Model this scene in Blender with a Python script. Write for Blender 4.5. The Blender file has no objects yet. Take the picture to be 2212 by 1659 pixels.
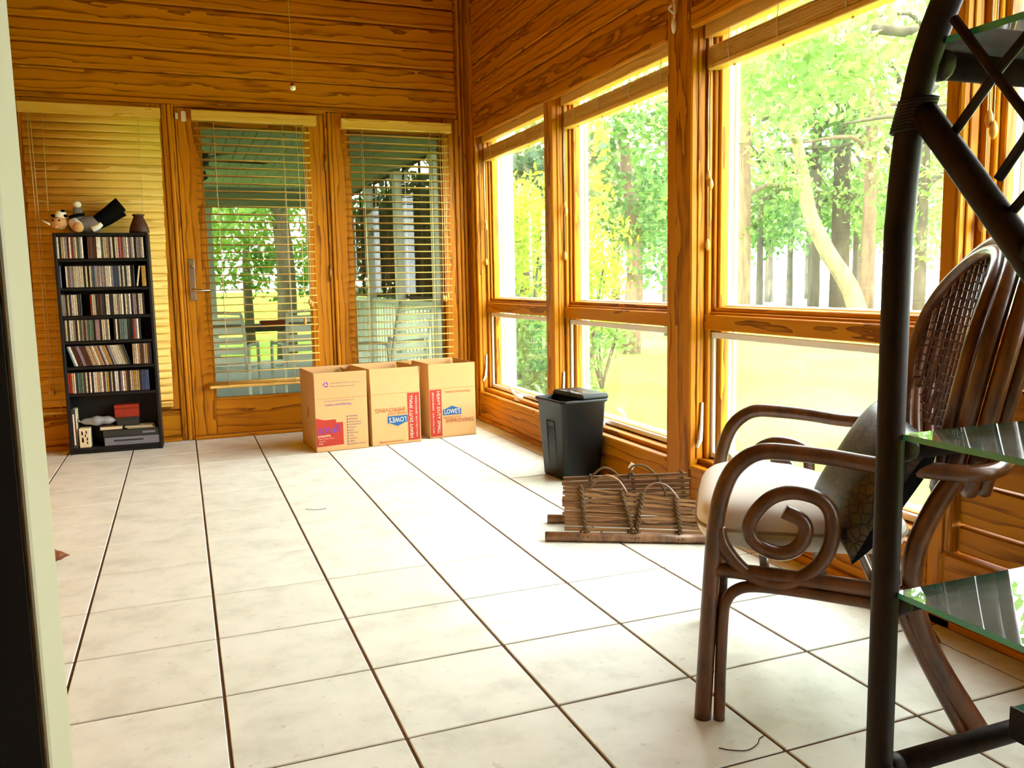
import bpy, bmesh, math, random
import numpy as np
from mathutils import Vector, Matrix, Euler

random.seed(7)
rng = np.random.default_rng(11)
SC = bpy.context.scene
COL = SC.collection
R = math.radians

# ------------------------------------------------------------------ camera
CAM = Vector((-0.0392, -2.011, 0.9588))
YAW, PITCH, ROLL = 0.3698, 0.1228, -0.0192
fw = Vector((math.sin(YAW) * math.cos(PITCH), math.cos(YAW) * math.cos(PITCH), -math.sin(PITCH)))
rt = Vector((math.cos(YAW), -math.sin(YAW), 0))
up = rt.cross(fw)
rt2 = math.cos(ROLL) * rt + math.sin(ROLL) * up
up2 = -math.sin(ROLL) * rt + math.cos(ROLL) * up
cam_d = bpy.data.cameras.new('camera')
cam_d.sensor_width = 36.0
cam_d.lens = 36.0 * 1831.9 / 2212.0
cam_d.clip_start = 0.02
cam_d.clip_end = 500
cam = bpy.data.objects.new('camera', cam_d)
COL.objects.link(cam)
mw = Matrix((( rt2.x, up2.x, -fw.x, CAM.x), (rt2.y, up2.y, -fw.y, CAM.y), (rt2.z, up2.z, -fw.z, CAM.z), (0, 0, 0, 1)))
cam.matrix_world = mw
SC.camera = cam

# ------------------------------------------------------------------ world, sun, exposure
SKY = 3.8
SUN = 2.2
EXPO = 2.38
w = bpy.data.worlds.new('world'); SC.world = w
w.use_nodes = True
bg = w.node_tree.nodes['Background']
bg.inputs[0].default_value = (0.92, 0.985, 1.0, 1)
bg.inputs[1].default_value = SKY
sd = bpy.data.lights.new('sun', 'SUN'); sd.energy = SUN; sd.angle = R(3); sd.color = (1.0, 0.93, 0.80)
so = bpy.data.objects.new('sun', sd); COL.objects.link(so)
so.rotation_euler = Vector((0.62, 0.25, -0.75)).to_track_quat('-Z', 'Y').to_euler()
so.location = (-6, -3, 9)
vs = SC.view_settings
vs.view_transform = 'Standard'; vs.look = 'None'; vs.gamma = 1.0; vs.exposure = EXPO; vs.use_curve_mapping = False
SC.cycles.use_denoising = True
SC.cycles.max_bounces = 12
SC.cycles.transparent_max_bounces = 24
SC.cycles.caustics_reflective = False
SC.cycles.caustics_refractive = False
SC.cycles.sample_clamp_indirect = 8

# ------------------------------------------------------------------ materials
MATS = {}
def srgb(r, g, b):
    f = lambda c: (c / 255 / 12.92) if c / 255 <= 0.04045 else ((c / 255 + 0.055) / 1.055) ** 2.4
    return (f(r), f(g), f(b), 1)

class NT:
    def __init__(s, name):
        s.m = bpy.data.materials.new(name); s.m.use_nodes = True
        s.t = s.m.node_tree; s.t.nodes.clear()
        s.out = s.n('ShaderNodeOutputMaterial')
    def n(s, typ, **kw):
        nd = s.t.nodes.new(typ)
        for k, v in kw.items(): setattr(nd, k, v)
        return nd
    def l(s, a, b): s.t.links.new(a, b)
    def setin(s, nd, i, v):
        if hasattr(v, 'links'): s.l(v, nd.inputs[i])
        else: nd.inputs[i].default_value = v
    def math(s, op, a, b=0.0, c=None):
        nd = s.n('ShaderNodeMath', operation=op)
        s.setin(nd, 0, a); s.setin(nd, 1, b)
        if c is not None: s.setin(nd, 2, c)
        return nd.outputs[0]
    def mix(s, f, a, b, blend='MIX'):
        nd = s.n('ShaderNodeMixRGB', blend_type=blend)
        s.setin(nd, 0, f); s.setin(nd, 1, a); s.setin(nd, 2, b)
        return nd.outputs[0]
    def noise(s, vec, scale, detail=2, rough=.5, out=0):
        nd = s.n('ShaderNodeTexNoise'); s.l(vec, nd.inputs['Vector'])
        nd.inputs['Scale'].default_value = scale; nd.inputs['Detail'].default_value = detail; nd.inputs['Roughness'].default_value = rough
        return nd.outputs[out]
    def ramp(s, f, stops):
        nd = s.n('ShaderNodeValToRGB'); s.l(f, nd.inputs[0])
        e = nd.color_ramp.elements
        while len(e) > 1: e.remove(e[-1])
        e[0].position = stops[0][0]; e[0].color = stops[0][1]
        for p, c in stops[1:]:
            x = e.new(p); x.color = c
        return nd.outputs[0]
    def bsdf(s, color, rough=.5, spec=.5, metal=0.0, bump=None, bstr=.2, bdist=.01, coat=0.0, sheen=0.0):
        b = s.n('ShaderNodeBsdfPrincipled')
        s.setin(b, 'Base Color', color); s.setin(b, 'Roughness', rough)
        b.inputs['Specular IOR Level'].default_value = spec; b.inputs['Metallic'].default_value = metal
        b.inputs['Coat Weight'].default_value = coat; b.inputs['Coat Roughness'].default_value = .12
        if bump is not None:
            bn = s.n('ShaderNodeBump'); s.l(bump, bn.inputs['Height'])
            bn.inputs['Strength'].default_value = bstr; bn.inputs['Distance'].default_value = bdist
            s.l(bn.outputs[0], b.inputs['Normal'])
        s.l(b.outputs[0], s.out.inputs[0])
        return b
    def objvec(s):
        tc = s.n('ShaderNodeTexCoord'); return tc.outputs['Object']
    def rand(s):
        return s.n('ShaderNodeObjectInfo').outputs['Random']

def wood(name, dark, mid, light, axis, rough=.5, spec=.2, ring=9.0, tint=.25):
    t = NT(name)
    rnd = t.rand()
    r2 = t.math('FRACT', t.math('MULTIPLY', rnd, 17.31))
    r3 = t.math('FRACT', t.math('MULTIPLY', rnd, 91.7))
    comb = t.n('ShaderNodeCombineXYZ')
    offs = [t.math('MULTIPLY', t.math('SUBTRACT', r2, .5), .22), t.math('MULTIPLY', t.math('SUBTRACT', r3, .5), .16)]
    k = 0
    for i in range(3):
        if i == axis: t.l(t.math('MULTIPLY', rnd, 23.0), comb.inputs[i])
        else: t.l(offs[k], comb.inputs[i]); k += 1
    add = t.n('ShaderNodeVectorMath', operation='ADD'); t.l(t.objvec(), add.inputs[0]); t.l(comb.outputs[0], add.inputs[1])
    mp = t.n('ShaderNodeMapping'); t.l(add.outputs[0], mp.inputs[0])
    sc = [1, 1, 1]; sc[axis] = .15; mp.inputs['Scale'].default_value = sc
    wv = t.n('ShaderNodeTexWave', wave_type='RINGS', rings_direction='XYZ'[axis], wave_profile='SAW')
    t.l(mp.outputs[0], wv.inputs['Vector'])
    wv.inputs['Scale'].default_value = ring; wv.inputs['Distortion'].default_value = 5.5
    wv.inputs['Detail'].default_value = 2.0; wv.inputs['Detail Scale'].default_value = 2.2
    mp2 = t.n('ShaderNodeMapping'); t.l(add.outputs[0], mp2.inputs[0])
    sc2 = [1, 1, 1]; sc2[axis] = .03; mp2.inputs['Scale'].default_value = sc2
    fine = t.noise(mp2.outputs[0], 150, 3, .6)
    big = t.noise(add.outputs[0], 1.7, 2)
    f = t.math('ADD', t.math('MULTIPLY', wv.outputs['Fac'], .62), t.math('MULTIPLY', fine, .38))
    col = t.ramp(f, [(0.12, light), (0.45, mid), (0.62, mid), (0.88, dark)])
    dk = t.mix(1.0, col, (1 - tint, 1 - tint * 1.25, 1 - tint * 1.3, 1), 'MULTIPLY')
    col = t.mix(t.math('MULTIPLY', t.math('ADD', r3, big), .5), col, dk)
    t.bsdf(col, rough, spec, bump=f, bstr=.08, bdist=.002)
    return t.m

D_, M_, L_ = srgb(104, 44, 2), srgb(202, 128, 5), srgb(214, 144, 9)
M = MATS
for i, a in enumerate('xyz'):
    M['pine_' + a] = wood('stained_pine_' + a, D_, M_, L_, i)
    M['slat_' + a] = wood('blind_wood_' + a, srgb(200, 150, 56), srgb(228, 184, 88), srgb(238, 200, 112), i, rough=.45, tint=.1)
M['oldbamboo'] = wood('weathered_bamboo', srgb(70, 48, 32), srgb(140, 104, 66), srgb(186, 146, 96), 0, rough=.6, ring=14, tint=.6)

def plain(name, col, rough=.5, spec=.5, metal=0., nscale=0, namt=.15, bump=0., coat=0.):
    t = NT(name)
    c = col
    b = None
    if nscale:
        v = t.objvec(); nz = t.noise(v, nscale, 3)
        lo = tuple(x * (1 - namt) for x in col[:3]) + (1,); hi = tuple(min(1, x * (1 + namt)) for x in col[:3]) + (1,)
        c = t.mix(nz, lo, hi)
        if bump: b = nz
    t.bsdf(c, rough, spec, metal, bump=b, bstr=bump, bdist=.004, coat=coat)
    M[name] = t.m
    return t.m
plain('black_lacquer', srgb(16, 15, 14), .55, .3, nscale=40)
plain('black_plastic', srgb(17, 19, 19), .45, .35, nscale=300, namt=.1, bump=.15)
plain('grey_plastic', srgb(120, 124, 126), .4)
plain('white_plastic', srgb(232, 228, 218), .4, nscale=20, namt=.04)
plain('white_paint', srgb(236, 236, 230), .45, nscale=9, namt=.04)
plain('cream_paint', srgb(158, 151, 124), .55, nscale=6, namt=.05)
plain('shade_dark', srgb(24, 20, 18), .7, .2, nscale=6)  # near-black that stands in for shade on the unlit wall faces
plain('chrome', srgb(206, 206, 200), .22, .5, 1.0, nscale=8, namt=.08)
plain('brass_old', srgb(150, 116, 60), .35, .5, 1.0, nscale=20)
plain('rope', srgb(96, 74, 50), .9, .1, nscale=220, namt=.5, bump=.5)
plain('cord', srgb(226, 206, 160), .8, .1, nscale=200, namt=.1)
plain('acorn', srgb(206, 152, 70), .4, nscale=60)
plain('cardboard', srgb(206, 162, 108), .8, .15, nscale=14, namt=.06)
plain('cardboard_inside', srgb(176, 132, 86), .85, .1, nscale=14, namt=.06)
plain('print_red', srgb(176, 62, 48), .8, .1, nscale=30, namt=.08)
plain('print_white', srgb(236, 214, 190), .8, .1, nscale=30, namt=.04)
plain('print_brown', srgb(168, 84, 48), .8, .1, nscale=30, namt=.08)
plain('print_blue', srgb(44, 92, 140), .8, .1, nscale=30, namt=.08)
plain('print_purple', srgb(104, 70, 168), .8, .1, nscale=30, namt=.08)
plain('print_grey', srgb(110, 98, 122), .8, .1, nscale=30, namt=.08)
plain('cushion_cream', srgb(246, 240, 226), .85, .1, nscale=260, namt=.05, bump=.12)
plain('piping_tan', srgb(176, 160, 132), .85, .1, nscale=200)
plain('wicker', srgb(70, 38, 22), .45, .4, nscale=120, namt=.4, bump=.2)
plain('doll_grey', srgb(128, 122, 120), .95, .05, nscale=60, namt=.25, bump=.2)
plain('doll_white', srgb(236, 230, 216), .95, .05, nscale=60, namt=.08, bump=.2)
plain('doll_black', srgb(14, 13, 14), .95, .05, nscale=60, namt=.2, bump=.2)
plain('doll_tan', srgb(206, 158, 106), .9, .05, nscale=40, namt=.12, bump=.1)
plain('vase_brown', srgb(70, 40, 26), .5, .4, nscale=30, namt=.5, bump=.2)
plain('red_card', srgb(150, 44, 22), .6, .3, nscale=20)
plain('bag_grey', srgb(150, 152, 150), .4, .4, nscale=40, namt=.2, bump=.4)
plain('device_dark', srgb(46, 48, 44), .4, .4, nscale=20)
plain('device_silver', srgb(126, 128, 140), .35, .5, .3, nscale=20)
plain('book_brown', srgb(92, 66, 50), .7, nscale=30)
plain('paper_cream', srgb(224, 208, 168), .8, .1, nscale=60, namt=.15)
plain('shell_brown', srgb(122, 70, 38), .45, .5, nscale=60, namt=.4)
plain('green_cloth', srgb(34, 84, 48), .85, .1, nscale=70, namt=.3, bump=.3)
plain('terracotta', srgb(170, 70, 40), .6, nscale=30)
plain('porch_ceiling', srgb(188, 190, 172), .7, .2, nscale=4, namt=.06)
plain('porch_floor', srgb(112, 116, 116), .7, .2, nscale=4, namt=.15)
plain('fan_dark', srgb(52, 46, 36), .6, .3, nscale=10)
plain('porch_dark', srgb(60, 58, 48), .7, .2, nscale=10)
plain('twig', srgb(70, 54, 40), .9, .1, nscale=60)
plain('hinge', srgb(150, 112, 60), .4, .5, .8, nscale=20)
plain('grout', srgb(98, 70, 52), .9, .1, nscale=60, namt=.25, bump=.3)
plain('water', srgb(206, 216, 214), .2, .5, nscale=2, namt=.04)
plain('roof_grey', srgb(90, 86, 80), .8, .2, nscale=20)

def tile_mat():
    t = NT('floor_tile'); v = t.objvec(); rnd = t.rand()
    comb = t.n('ShaderNodeCombineXYZ'); t.l(t.math('MULTIPLY', rnd, 31), comb.inputs[0]); t.l(t.math('MULTIPLY', rnd, 57), comb.inputs[1])
    add = t.n('ShaderNodeVectorMath', operation='ADD'); t.l(v, add.inputs[0]); t.l(comb.outputs[0], add.inputs[1])
    a = t.noise(add.outputs[0], 7, 5, .62); b = t.noise(add.outputs[0], 38, 3, .6)
    c = t.ramp(a, [(.30, srgb(206, 206, 190)), (.5, srgb(225, 226, 210)), (.72, srgb(234, 234, 220))])
    spk = t.ramp(b, [(.28, (.45, .40, .34, 1)), (.36, (1, 1, 1, 1))])
    c = t.mix(.35, c, spk, 'MULTIPLY')
    tint = t.mix(t.math('MULTIPLY', rnd, .5), c, (.80, .76, .68, 1), 'MULTIPLY')
    c = t.mix(.3, c, tint)
    t.bsdf(c, .42, .4, bump=a, bstr=.04, bdist=.003)
    return t.m
M['tile'] = tile_mat()

def rattan(name, dk, lt, rough=.3, coat=.25):
    t = NT(name); v = t.objvec()
    mp = t.n('ShaderNodeMapping'); t.l(v, mp.inputs[0]); mp.inputs['Scale'].default_value = (1, 1, .35)
    a = t.noise(mp.outputs[0], 26, 4, .65)
    c = t.ramp(a, [(.3, dk), (.62, lt)])
    t.bsdf(c, rough, .45 if coat else .18, bump=a, bstr=.08, bdist=.003, coat=coat)
    M[name] = t.m
rattan('rattan_brown', srgb(52, 26, 12), srgb(104, 60, 28), .3)
rattan('rattan_dark', srgb(18, 12, 8), srgb(42, 28, 17), .5, .0)
rattan('bamboo_pole', srgb(74, 48, 36), srgb(150, 110, 76), .5)

def glass(name, tint=(1, 1, 1, 1), haze=.0, refl=1.0):
    t = NT(name)
    tr = t.n('ShaderNodeBsdfTransparent'); tr.inputs[0].default_value = tint
    gl = t.n('ShaderNodeBsdfGlossy'); gl.inputs['Roughness'].default_value = .01
    fr = t.n('ShaderNodeFresnel'); fr.inputs[0].default_value = 1.5
    m1 = t.n('ShaderNodeMixShader'); t.l(t.math('MULTIPLY', fr.outputs[0], refl), m1.inputs[0]); t.l(tr.outputs[0], m1.inputs[1]); t.l(gl.outputs[0], m1.inputs[2])
    last = m1.outputs[0]
    if haze:
        tl = t.n('ShaderNodeBsdfTranslucent'); tl.inputs[0].default_value = (1, 1, .95, 1)
        v = t.objvec(); nz = t.noise(v, 5, 3)
        m2 = t.n('ShaderNodeMixShader'); t.l(t.math('MULTIPLY', nz, haze * 2), m2.inputs[0]); t.l(last, m2.inputs[1]); t.l(tl.outputs[0], m2.inputs[2])
        last = m2.outputs[0]
    t.l(last, t.out.inputs[0]); M[name] = t.m
glass('window_glass', (.97, .98, .97, 1), .006, .22)
glass('porch_glass', (.56, .58, .50, 1), .006, 1.0)  # grey-green tint dims the view, in place of the porch's shade
def screen_mesh():
    t = NT('screen_mesh')
    tr = t.n('ShaderNodeBsdfTransparent'); d = t.n('ShaderNodeBsdfDiffuse'); d.inputs[0].default_value = (.05, .05, .045, 1)
    m = t.n('ShaderNodeMixShader'); m.inputs[0].default_value = .5
    t.l(tr.outputs[0], m.inputs[1]); t.l(d.outputs[0], m.inputs[2]); t.l(m.outputs[0], t.out.inputs[0]); M['screen_mesh'] = t.m
screen_mesh()
def shelf_glass():
    t = NT('shelf_glass')
    b = t.n('ShaderNodeBsdfPrincipled'); b.inputs['Base Color'].default_value = (.86, .97, .93, 1)
    b.inputs['Roughness'].default_value = .02; b.inputs['Transmission Weight'].default_value = 1.0; b.inputs['IOR'].default_value = 1.5
    t.l(b.outputs[0], t.out.inputs[0]); M['shelf_glass'] = t.m
shelf_glass()
glass('shelf_glass_flat', (.84, .95, .91, 1), .09, 1.6)
plain('glass_edge', srgb(70, 170, 146), .15, .6, nscale=8)

def cd_mat():
    t = NT('cd_spine'); oi = t.n('ShaderNodeObjectInfo'); v = t.objvec()
    mp = t.n('ShaderNodeMapping'); t.l(v, mp.inputs[0]); mp.inputs['Scale'].default_value = (40, 1, 30)
    add = t.n('ShaderNodeVectorMath', operation='ADD'); t.l(mp.outputs[0], add.inputs[0])
    comb = t.n('ShaderNodeCombineXYZ'); t.l(t.math('MULTIPLY', oi.outputs['Random'], 400), comb.inputs[2]); t.l(comb.outputs[0], add.inputs[1])
    nz = t.noise(add.outputs[0], 2.2, 3, .7)
    f = t.ramp(nz, [(.42, (1, 1, 1, 1)), (.60, (.35, .35, .35, 1))])
    c = t.mix(.55, oi.outputs['Color'], f, 'MULTIPLY')
    t.bsdf(c, .3, .5); M['cd_spine'] = t.m
cd_mat()
plain('cd_case', srgb(24, 24, 26), .2, .5, nscale=20)

def sequin():
    t = NT('sequin_fabric'); v = t.objvec()
    vo = t.n('ShaderNodeTexVoronoi', feature='DISTANCE_TO_EDGE'); t.l(v, vo.inputs['Vector']); vo.inputs['Scale'].default_value = 52
    vc = t.n('ShaderNodeTexVoronoi'); t.l(v, vc.inputs['Vector']); vc.inputs['Scale'].default_value = 52
    f = t.ramp(vo.outputs['Distance'], [(.03, (.006, .006, .006, 1)), (.10, (1, 1, 1, 1))])
    base = t.ramp(t.noise(v, 9, 2), [(.3, srgb(24, 19, 13)), (.7, srgb(88, 70, 44))])
    c = t.mix(1.0, base, f, 'MULTIPLY')
    b = t.bsdf(c, .4, .5, .1)
    nm = t.n('ShaderNodeBump'); t.l(vc.outputs['Color'], nm.inputs['Height']); nm.inputs['Strength'].default_value = .9; nm.inputs['Distance'].default_value = .02
    t.l(nm.outputs[0], b.inputs['Normal']); M['sequin'] = t.m
sequin()

def leafmat(name, a, b, c, trans=.45):
    t = NT(name)
    g = t.n('ShaderNodeNewGeometry')
    col = t.ramp(g.outputs['Random Per Island'], [(0, a), (.5, b), (1, c)])
    d = t.n('ShaderNodeBsdfPrincipled'); t.l(col, d.inputs['Base Color']); d.inputs['Roughness'].default_value = .55; d.inputs['Specular IOR Level'].default_value = .3
    tl = t.n('ShaderNodeBsdfTranslucent'); t.l(t.mix(1, col, (1.0, 1.0, .6, 1), 'MULTIPLY'), tl.inputs[0])
    m = t.n('ShaderNodeMixShader'); m.inputs[0].default_value = trans
    t.l(d.outputs[0], m.inputs[1]); t.l(tl.outputs[0], m.inputs[2]); t.l(m.outputs[0], t.out.inputs[0]); M[name] = t.m
leafmat('leaf_yellow', srgb(132, 164, 20), srgb(164, 192, 34), srgb(190, 206, 70))
leafmat('leaf_green', srgb(54, 92, 38), srgb(82, 122, 54), srgb(116, 150, 76))
leafmat('leaf_pale', srgb(92, 130, 60), srgb(122, 158, 82), srgb(156, 182, 108))
leafmat('leaf_dark', srgb(36, 60, 34), srgb(54, 80, 46), srgb(80, 102, 58))
leafmat('leaf_gold', srgb(150, 128, 50), srgb(180, 160, 66), srgb(196, 180, 90))

def barkmat(name, a, b):
    t = NT(name); v = t.objvec(); mp = t.n('ShaderNodeMapping'); t.l(v, mp.inputs[0]); mp.inputs['Scale'].default_value = (1, 1, .2)
    nz = t.noise(mp.outputs[0], 9, 5, .7)
    t.bsdf(t.ramp(nz, [(.3, a), (.7, b)]), .9, .1, bump=nz, bstr=.6, bdist=.05); M[name] = t.m
barkmat('bark_brown', srgb(84, 66, 52), srgb(136, 112, 90))
barkmat('bark_dark', srgb(56, 50, 42), srgb(96, 88, 72))
barkmat('bark_pale', srgb(98, 84, 62), srgb(146, 130, 100))
def lawnmat():
    t = NT('lawn_grass'); v = t.objvec()
    a = t.noise(v, .35, 4, .6); b = t.noise(v, 30, 3, .7)
    c = t.ramp(a, [(.3, srgb(98, 130, 40)), (.5, srgb(122, 152, 50)), (.7, srgb(144, 162, 66))])
    c = t.mix(.4, c, t.ramp(b, [(.3, (.6, .6, .5, 1)), (.7, (1, 1, 1, 1))]), 'MULTIPLY')
    t.bsdf(c, .9, .1, bump=b, bstr=.5, bdist=.05); M['lawn'] = t.m
lawnmat()

# ------------------------------------------------------------------ mesh helpers
def cbox(dx, dy, dz, c=0.0):
    """box of the given size about the origin, edges chamfered by c"""
    hx, hy, hz = dx / 2, dy / 2, dz / 2
    if c <= 0:
        v = [(x, y, z) for x in (-hx, hx) for y in (-hy, hy) for z in (-hz, hz)]
        f = [(0, 1, 3, 2), (4, 6, 7, 5), (0, 4, 5, 1), (2, 3, 7, 6), (0, 2, 6, 4), (1, 5, 7, 3)]
        return v, f
    c = min(c, hx * .98, hy * .98, hz * .98)
    v = []; idx = {}
    for sx in (-1, 1):
        for sy in (-1, 1):
            for sz in (-1, 1):
                for k, p in enumerate(((sx * hx, sy * (hy - c), sz * (hz - c)), (sx * (hx - c), sy * hy, sz * (hz - c)), (sx * (hx - c), sy * (hy - c), sz * hz))):
                    idx[(sx, sy, sz, k)] = len(v); v.append(p)
    f = []
    S = (-1, 1)
    for s in S:
        f.append([idx[(s, a, b, 0)] for a, b in ((-1, -1), (1, -1), (1, 1), (-1, 1))])
        f.append([idx[(a, s, b, 1)] for a, b in ((-1, -1), (1, -1), (1, 1), (-1, 1))])
        f.append([idx[(a, b, s, 2)] for a, b in ((-1, -1), (1, -1), (1, 1), (-1, 1))])
    for a in S:
        for b in S:
            f.append([idx[(a, b, -1, 0)], idx[(a, b, 1, 0)], idx[(a, b, 1, 1)], idx[(a, b, -1, 1)]])
            f.append([idx[(a, -1, b, 0)], idx[(a, 1, b, 0)], idx[(a, 1, b, 2)], idx[(a, -1, b, 2)]])
            f.append([idx[(-1, a, b, 1)], idx[(1, a, b, 1)], idx[(1, a, b, 2)], idx[(-1, a, b, 2)]])
            for d in S: f.append([idx[(a, b, d, 0)], idx[(a, b, d, 1)], idx[(a, b, d, 2)]])
    out = []
    for q in f:
        p = [Vector(v[i]) for i in q]
        n = (p[1] - p[0]).cross(p[2] - p[0]); ctr = sum(p, Vector()) / len(p)
        out.append(tuple(q) if n.dot(ctr) > 0 else tuple(reversed(q)))
    return v, out

def smooth_path(pts, k=6, closed=False):
    P = [Vector(p) for p in pts]; n = len(P); out = []
    rngi = range(n) if closed else range(n - 1)
    for i in rngi:
        p1, p2 = P[i], P[(i + 1) % n]
        p0 = P[i - 1] if (closed or i > 0) else p1 * 2 - p2
        p3 = P[(i + 2) % n] if (closed or i + 2 < n) else p2 * 2 - p1
        for j in range(k):
            t = j / k
            out.append(.5 * ((2 * p1) + (p2 - p0) * t + (2 * p0 - 5 * p1 + 4 * p2 - p3) * t * t + (3 * p1 - p0 - 3 * p2 + p3) * t ** 3))
    if not closed: out.append(P[-1])
    return out

class MB:
    def __init__(s): s.v = []; s.f = []; s.m = []
    def add(s, v, f, mi=0, off=(0, 0, 0), mat=None):
        b = len(s.v)
        for p in v:
            p = Vector(p)
            if mat is not None: p = mat @ p
            s.v.append((p[0] + off[0], p[1] + off[1], p[2] + off[2]))
        for q in f: s.f.append(tuple(b + i for i in q)); s.m.append(mi)
        return s
    def box(s, x0, x1, y0, y1, z0, z1, c=0., mi=0):
        v, f = cbox(x1 - x0, y1 - y0, z1 - z0, c)
        return s.add(v, f, mi, ((x0 + x1) / 2, (y0 + y1) / 2, (z0 + z1) / 2))
    def tube(s, pts, r, n=8, closed=False, mi=0, caps=True):
        P = [Vector(p) for p in pts]; N = len(P)
        rad = r if isinstance(r, (list, tuple)) else [r] * N
        if len(rad) != N: rad = [rad[0] + (rad[-1] - rad[0]) * i / (N - 1) for i in range(N)]
        T = []
        for i in range(N):
            a = P[(i + 1) % N] if (closed or i < N - 1) else P[i]
            b = P[i - 1] if (closed or i > 0) else P[i]
            d = a - b
            T.append(d.normalized() if d.length > 1e-9 else Vector((0, 0, 1)))
        u = T[0].orthogonal().normalized(); base = len(s.v)
        for i in range(N):
            u = (u - T[i] * u.dot(T[i]))
            u = u.normalized() if u.length > 1e-6 else T[i].orthogonal().normalized()
            w_ = T[i].cross(u)
            for k in range(n):
                a = 2 * math.pi * k / n
                q = P[i] + (u * math.cos(a) + w_ * math.sin(a)) * rad[i]
                s.v.append(tuple(q))
        for i in range(N if closed else N - 1):
            j = (i + 1) % N
            for k in range(n):
                l = (k + 1) % n
                s.f.append((base + i * n + k, base + i * n + l, base + j * n + l, base + j * n + k)); s.m.append(mi)
        if caps and not closed:
            s.f.append(tuple(base + k for k in reversed(range(n)))); s.m.append(mi)
            s.f.append(tuple(base + (N - 1) * n + k for k in range(n))); s.m.append(mi)
        return s
    def lathe(s, prof, n=20, off=(0, 0, 0), mi=0, mat=None):
        v = []; f = []; N = len(prof)
        for r_, z in prof:
            for k in range(n):
                a = 2 * math.pi * k / n; v.append((r_ * math.cos(a), r_ * math.sin(a), z))
        for i in range(N - 1):
            for k in range(n):
                l = (k + 1) % n; f.append((i * n + k, i * n + l, (i + 1) * n + l, (i + 1) * n + k))
        f.append(tuple(reversed(range(n)))); f.append(tuple((N - 1) * n + k for k in range(n)))
        return s.add(v, f, mi, off, mat)
    def ball(s, c, r, n=14, m=9, mi=0, mat=None):
        prof = [(max(1e-4, math.sin(math.pi * i / m)) , -math.cos(math.pi * i / m)) for i in range(m + 1)]
        rr = r if isinstance(r, (tuple, list)) else (r, r, r)
        S = Matrix.Diagonal((rr[0], rr[1], rr[2])).to_4x4()
        if mat is not None: S = mat @ S
        return s.lathe(prof, n, c, mi, S)
    def mesh(s, name, mats, smooth=False):
        me = bpy.data.meshes.new(name); me.from_pydata(s.v, [], s.f)
        for m in mats: me.materials.append(m)
        if len(mats) > 1: me.polygons.foreach_set('material_index', s.m)
        if smooth: me.polygons.foreach_set('use_smooth', [True] * len(me.polygons))
        me.update(); return me
    def build(s, name, mats, parent=None, loc=(0, 0, 0), rot=(0, 0, 0), smooth=False):
        if not isinstance(mats, (list, tuple)): mats = [mats]
        return link(name, s.mesh(name, [M[m] if isinstance(m, str) else m for m in mats], smooth), parent, loc, rot)

def link(name, data, parent=None, loc=(0, 0, 0), rot=(0, 0, 0)):
    o = bpy.data.objects.new(name, data); COL.objects.link(o)
    o.location = loc; o.rotation_euler = rot
    if parent is not None: o.parent = parent
    return o
def tag(o, label, cat, group=None, kind=None):
    o['label'] = label
    if cat: o['category'] = cat
    if group: o['group'] = group
    if kind: o['kind'] = kind
    return o
def thing(name, label, cat, loc=(0, 0, 0), rotz=0, group=None, kind=None):
    return tag(link(name, None, None, loc, (0, 0, rotz)), label, cat, group, kind)
def piece(name, parent, mat, x0, x1, y0, y1, z0, z1, c=.003, root=(0, 0, 0)):
    """one board: a mesh about its own centre, placed under parent whose origin is root"""
    v, f = cbox(x1 - x0, y1 - y0, z1 - z0, c)
    return MB().add(v, f).build(name, mat, parent, ((x0 + x1) / 2 - root[0], (y0 + y1) / 2 - root[1], (z0 + z1) / 2 - root[2]))
def tube_part(name, parent, mat, pts, r, n=10, root=(0, 0, 0), closed=False, caps=True):
    pts = [Vector(p) - Vector(root) for p in pts]
    return MB().tube(pts, r, n, closed, caps=caps).build(name, mat, parent, smooth=True)

# ================================================================== THE ROOM
XR, YB, XL, YF, ZC = 1.845, 3.59, -0.98, -1.560, 3.05
YE = -3.05   # far end of the room behind the viewpoint
XH = -.62    # side wall behind the viewpoint
T = 0.35
# floor: grout bed and single tiles
fl = MB().box(XL - .1, XR + .02, YE - .05, YB + .02, -.12, -.0035).build('floor', 'grout')
tag(fl, 'cream ceramic tile floor with brown grout lines', 'floor', kind='structure')
tile_cache = {}
for i in range(-3, 6):
    for j in range(-9, 11):
        x0, x1 = max(i * T, XL) + .0035, min((i + 1) * T, XR) - .0035
        if j < -5 and (i + 1) * T < XH: continue
        y0, y1 = max(j * T, YE) + .0035, min((j + 1) * T, YB) - .0035
        if x1 - x0 < .01 or y1 - y0 < .01: continue
        key = (round(x1 - x0, 3), round(y1 - y0, 3))
        if key not in tile_cache:
            v, f = cbox(key[0], key[1], .012, .0018); tile_cache[key] = MB().add(v, f).mesh('tile', [M['tile']])
        o = link('tile', tile_cache[key], fl, ((x0 + x1) / 2, (y0 + y1) / 2, -.006 + random.uniform(-.0004, .0004)))

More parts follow.
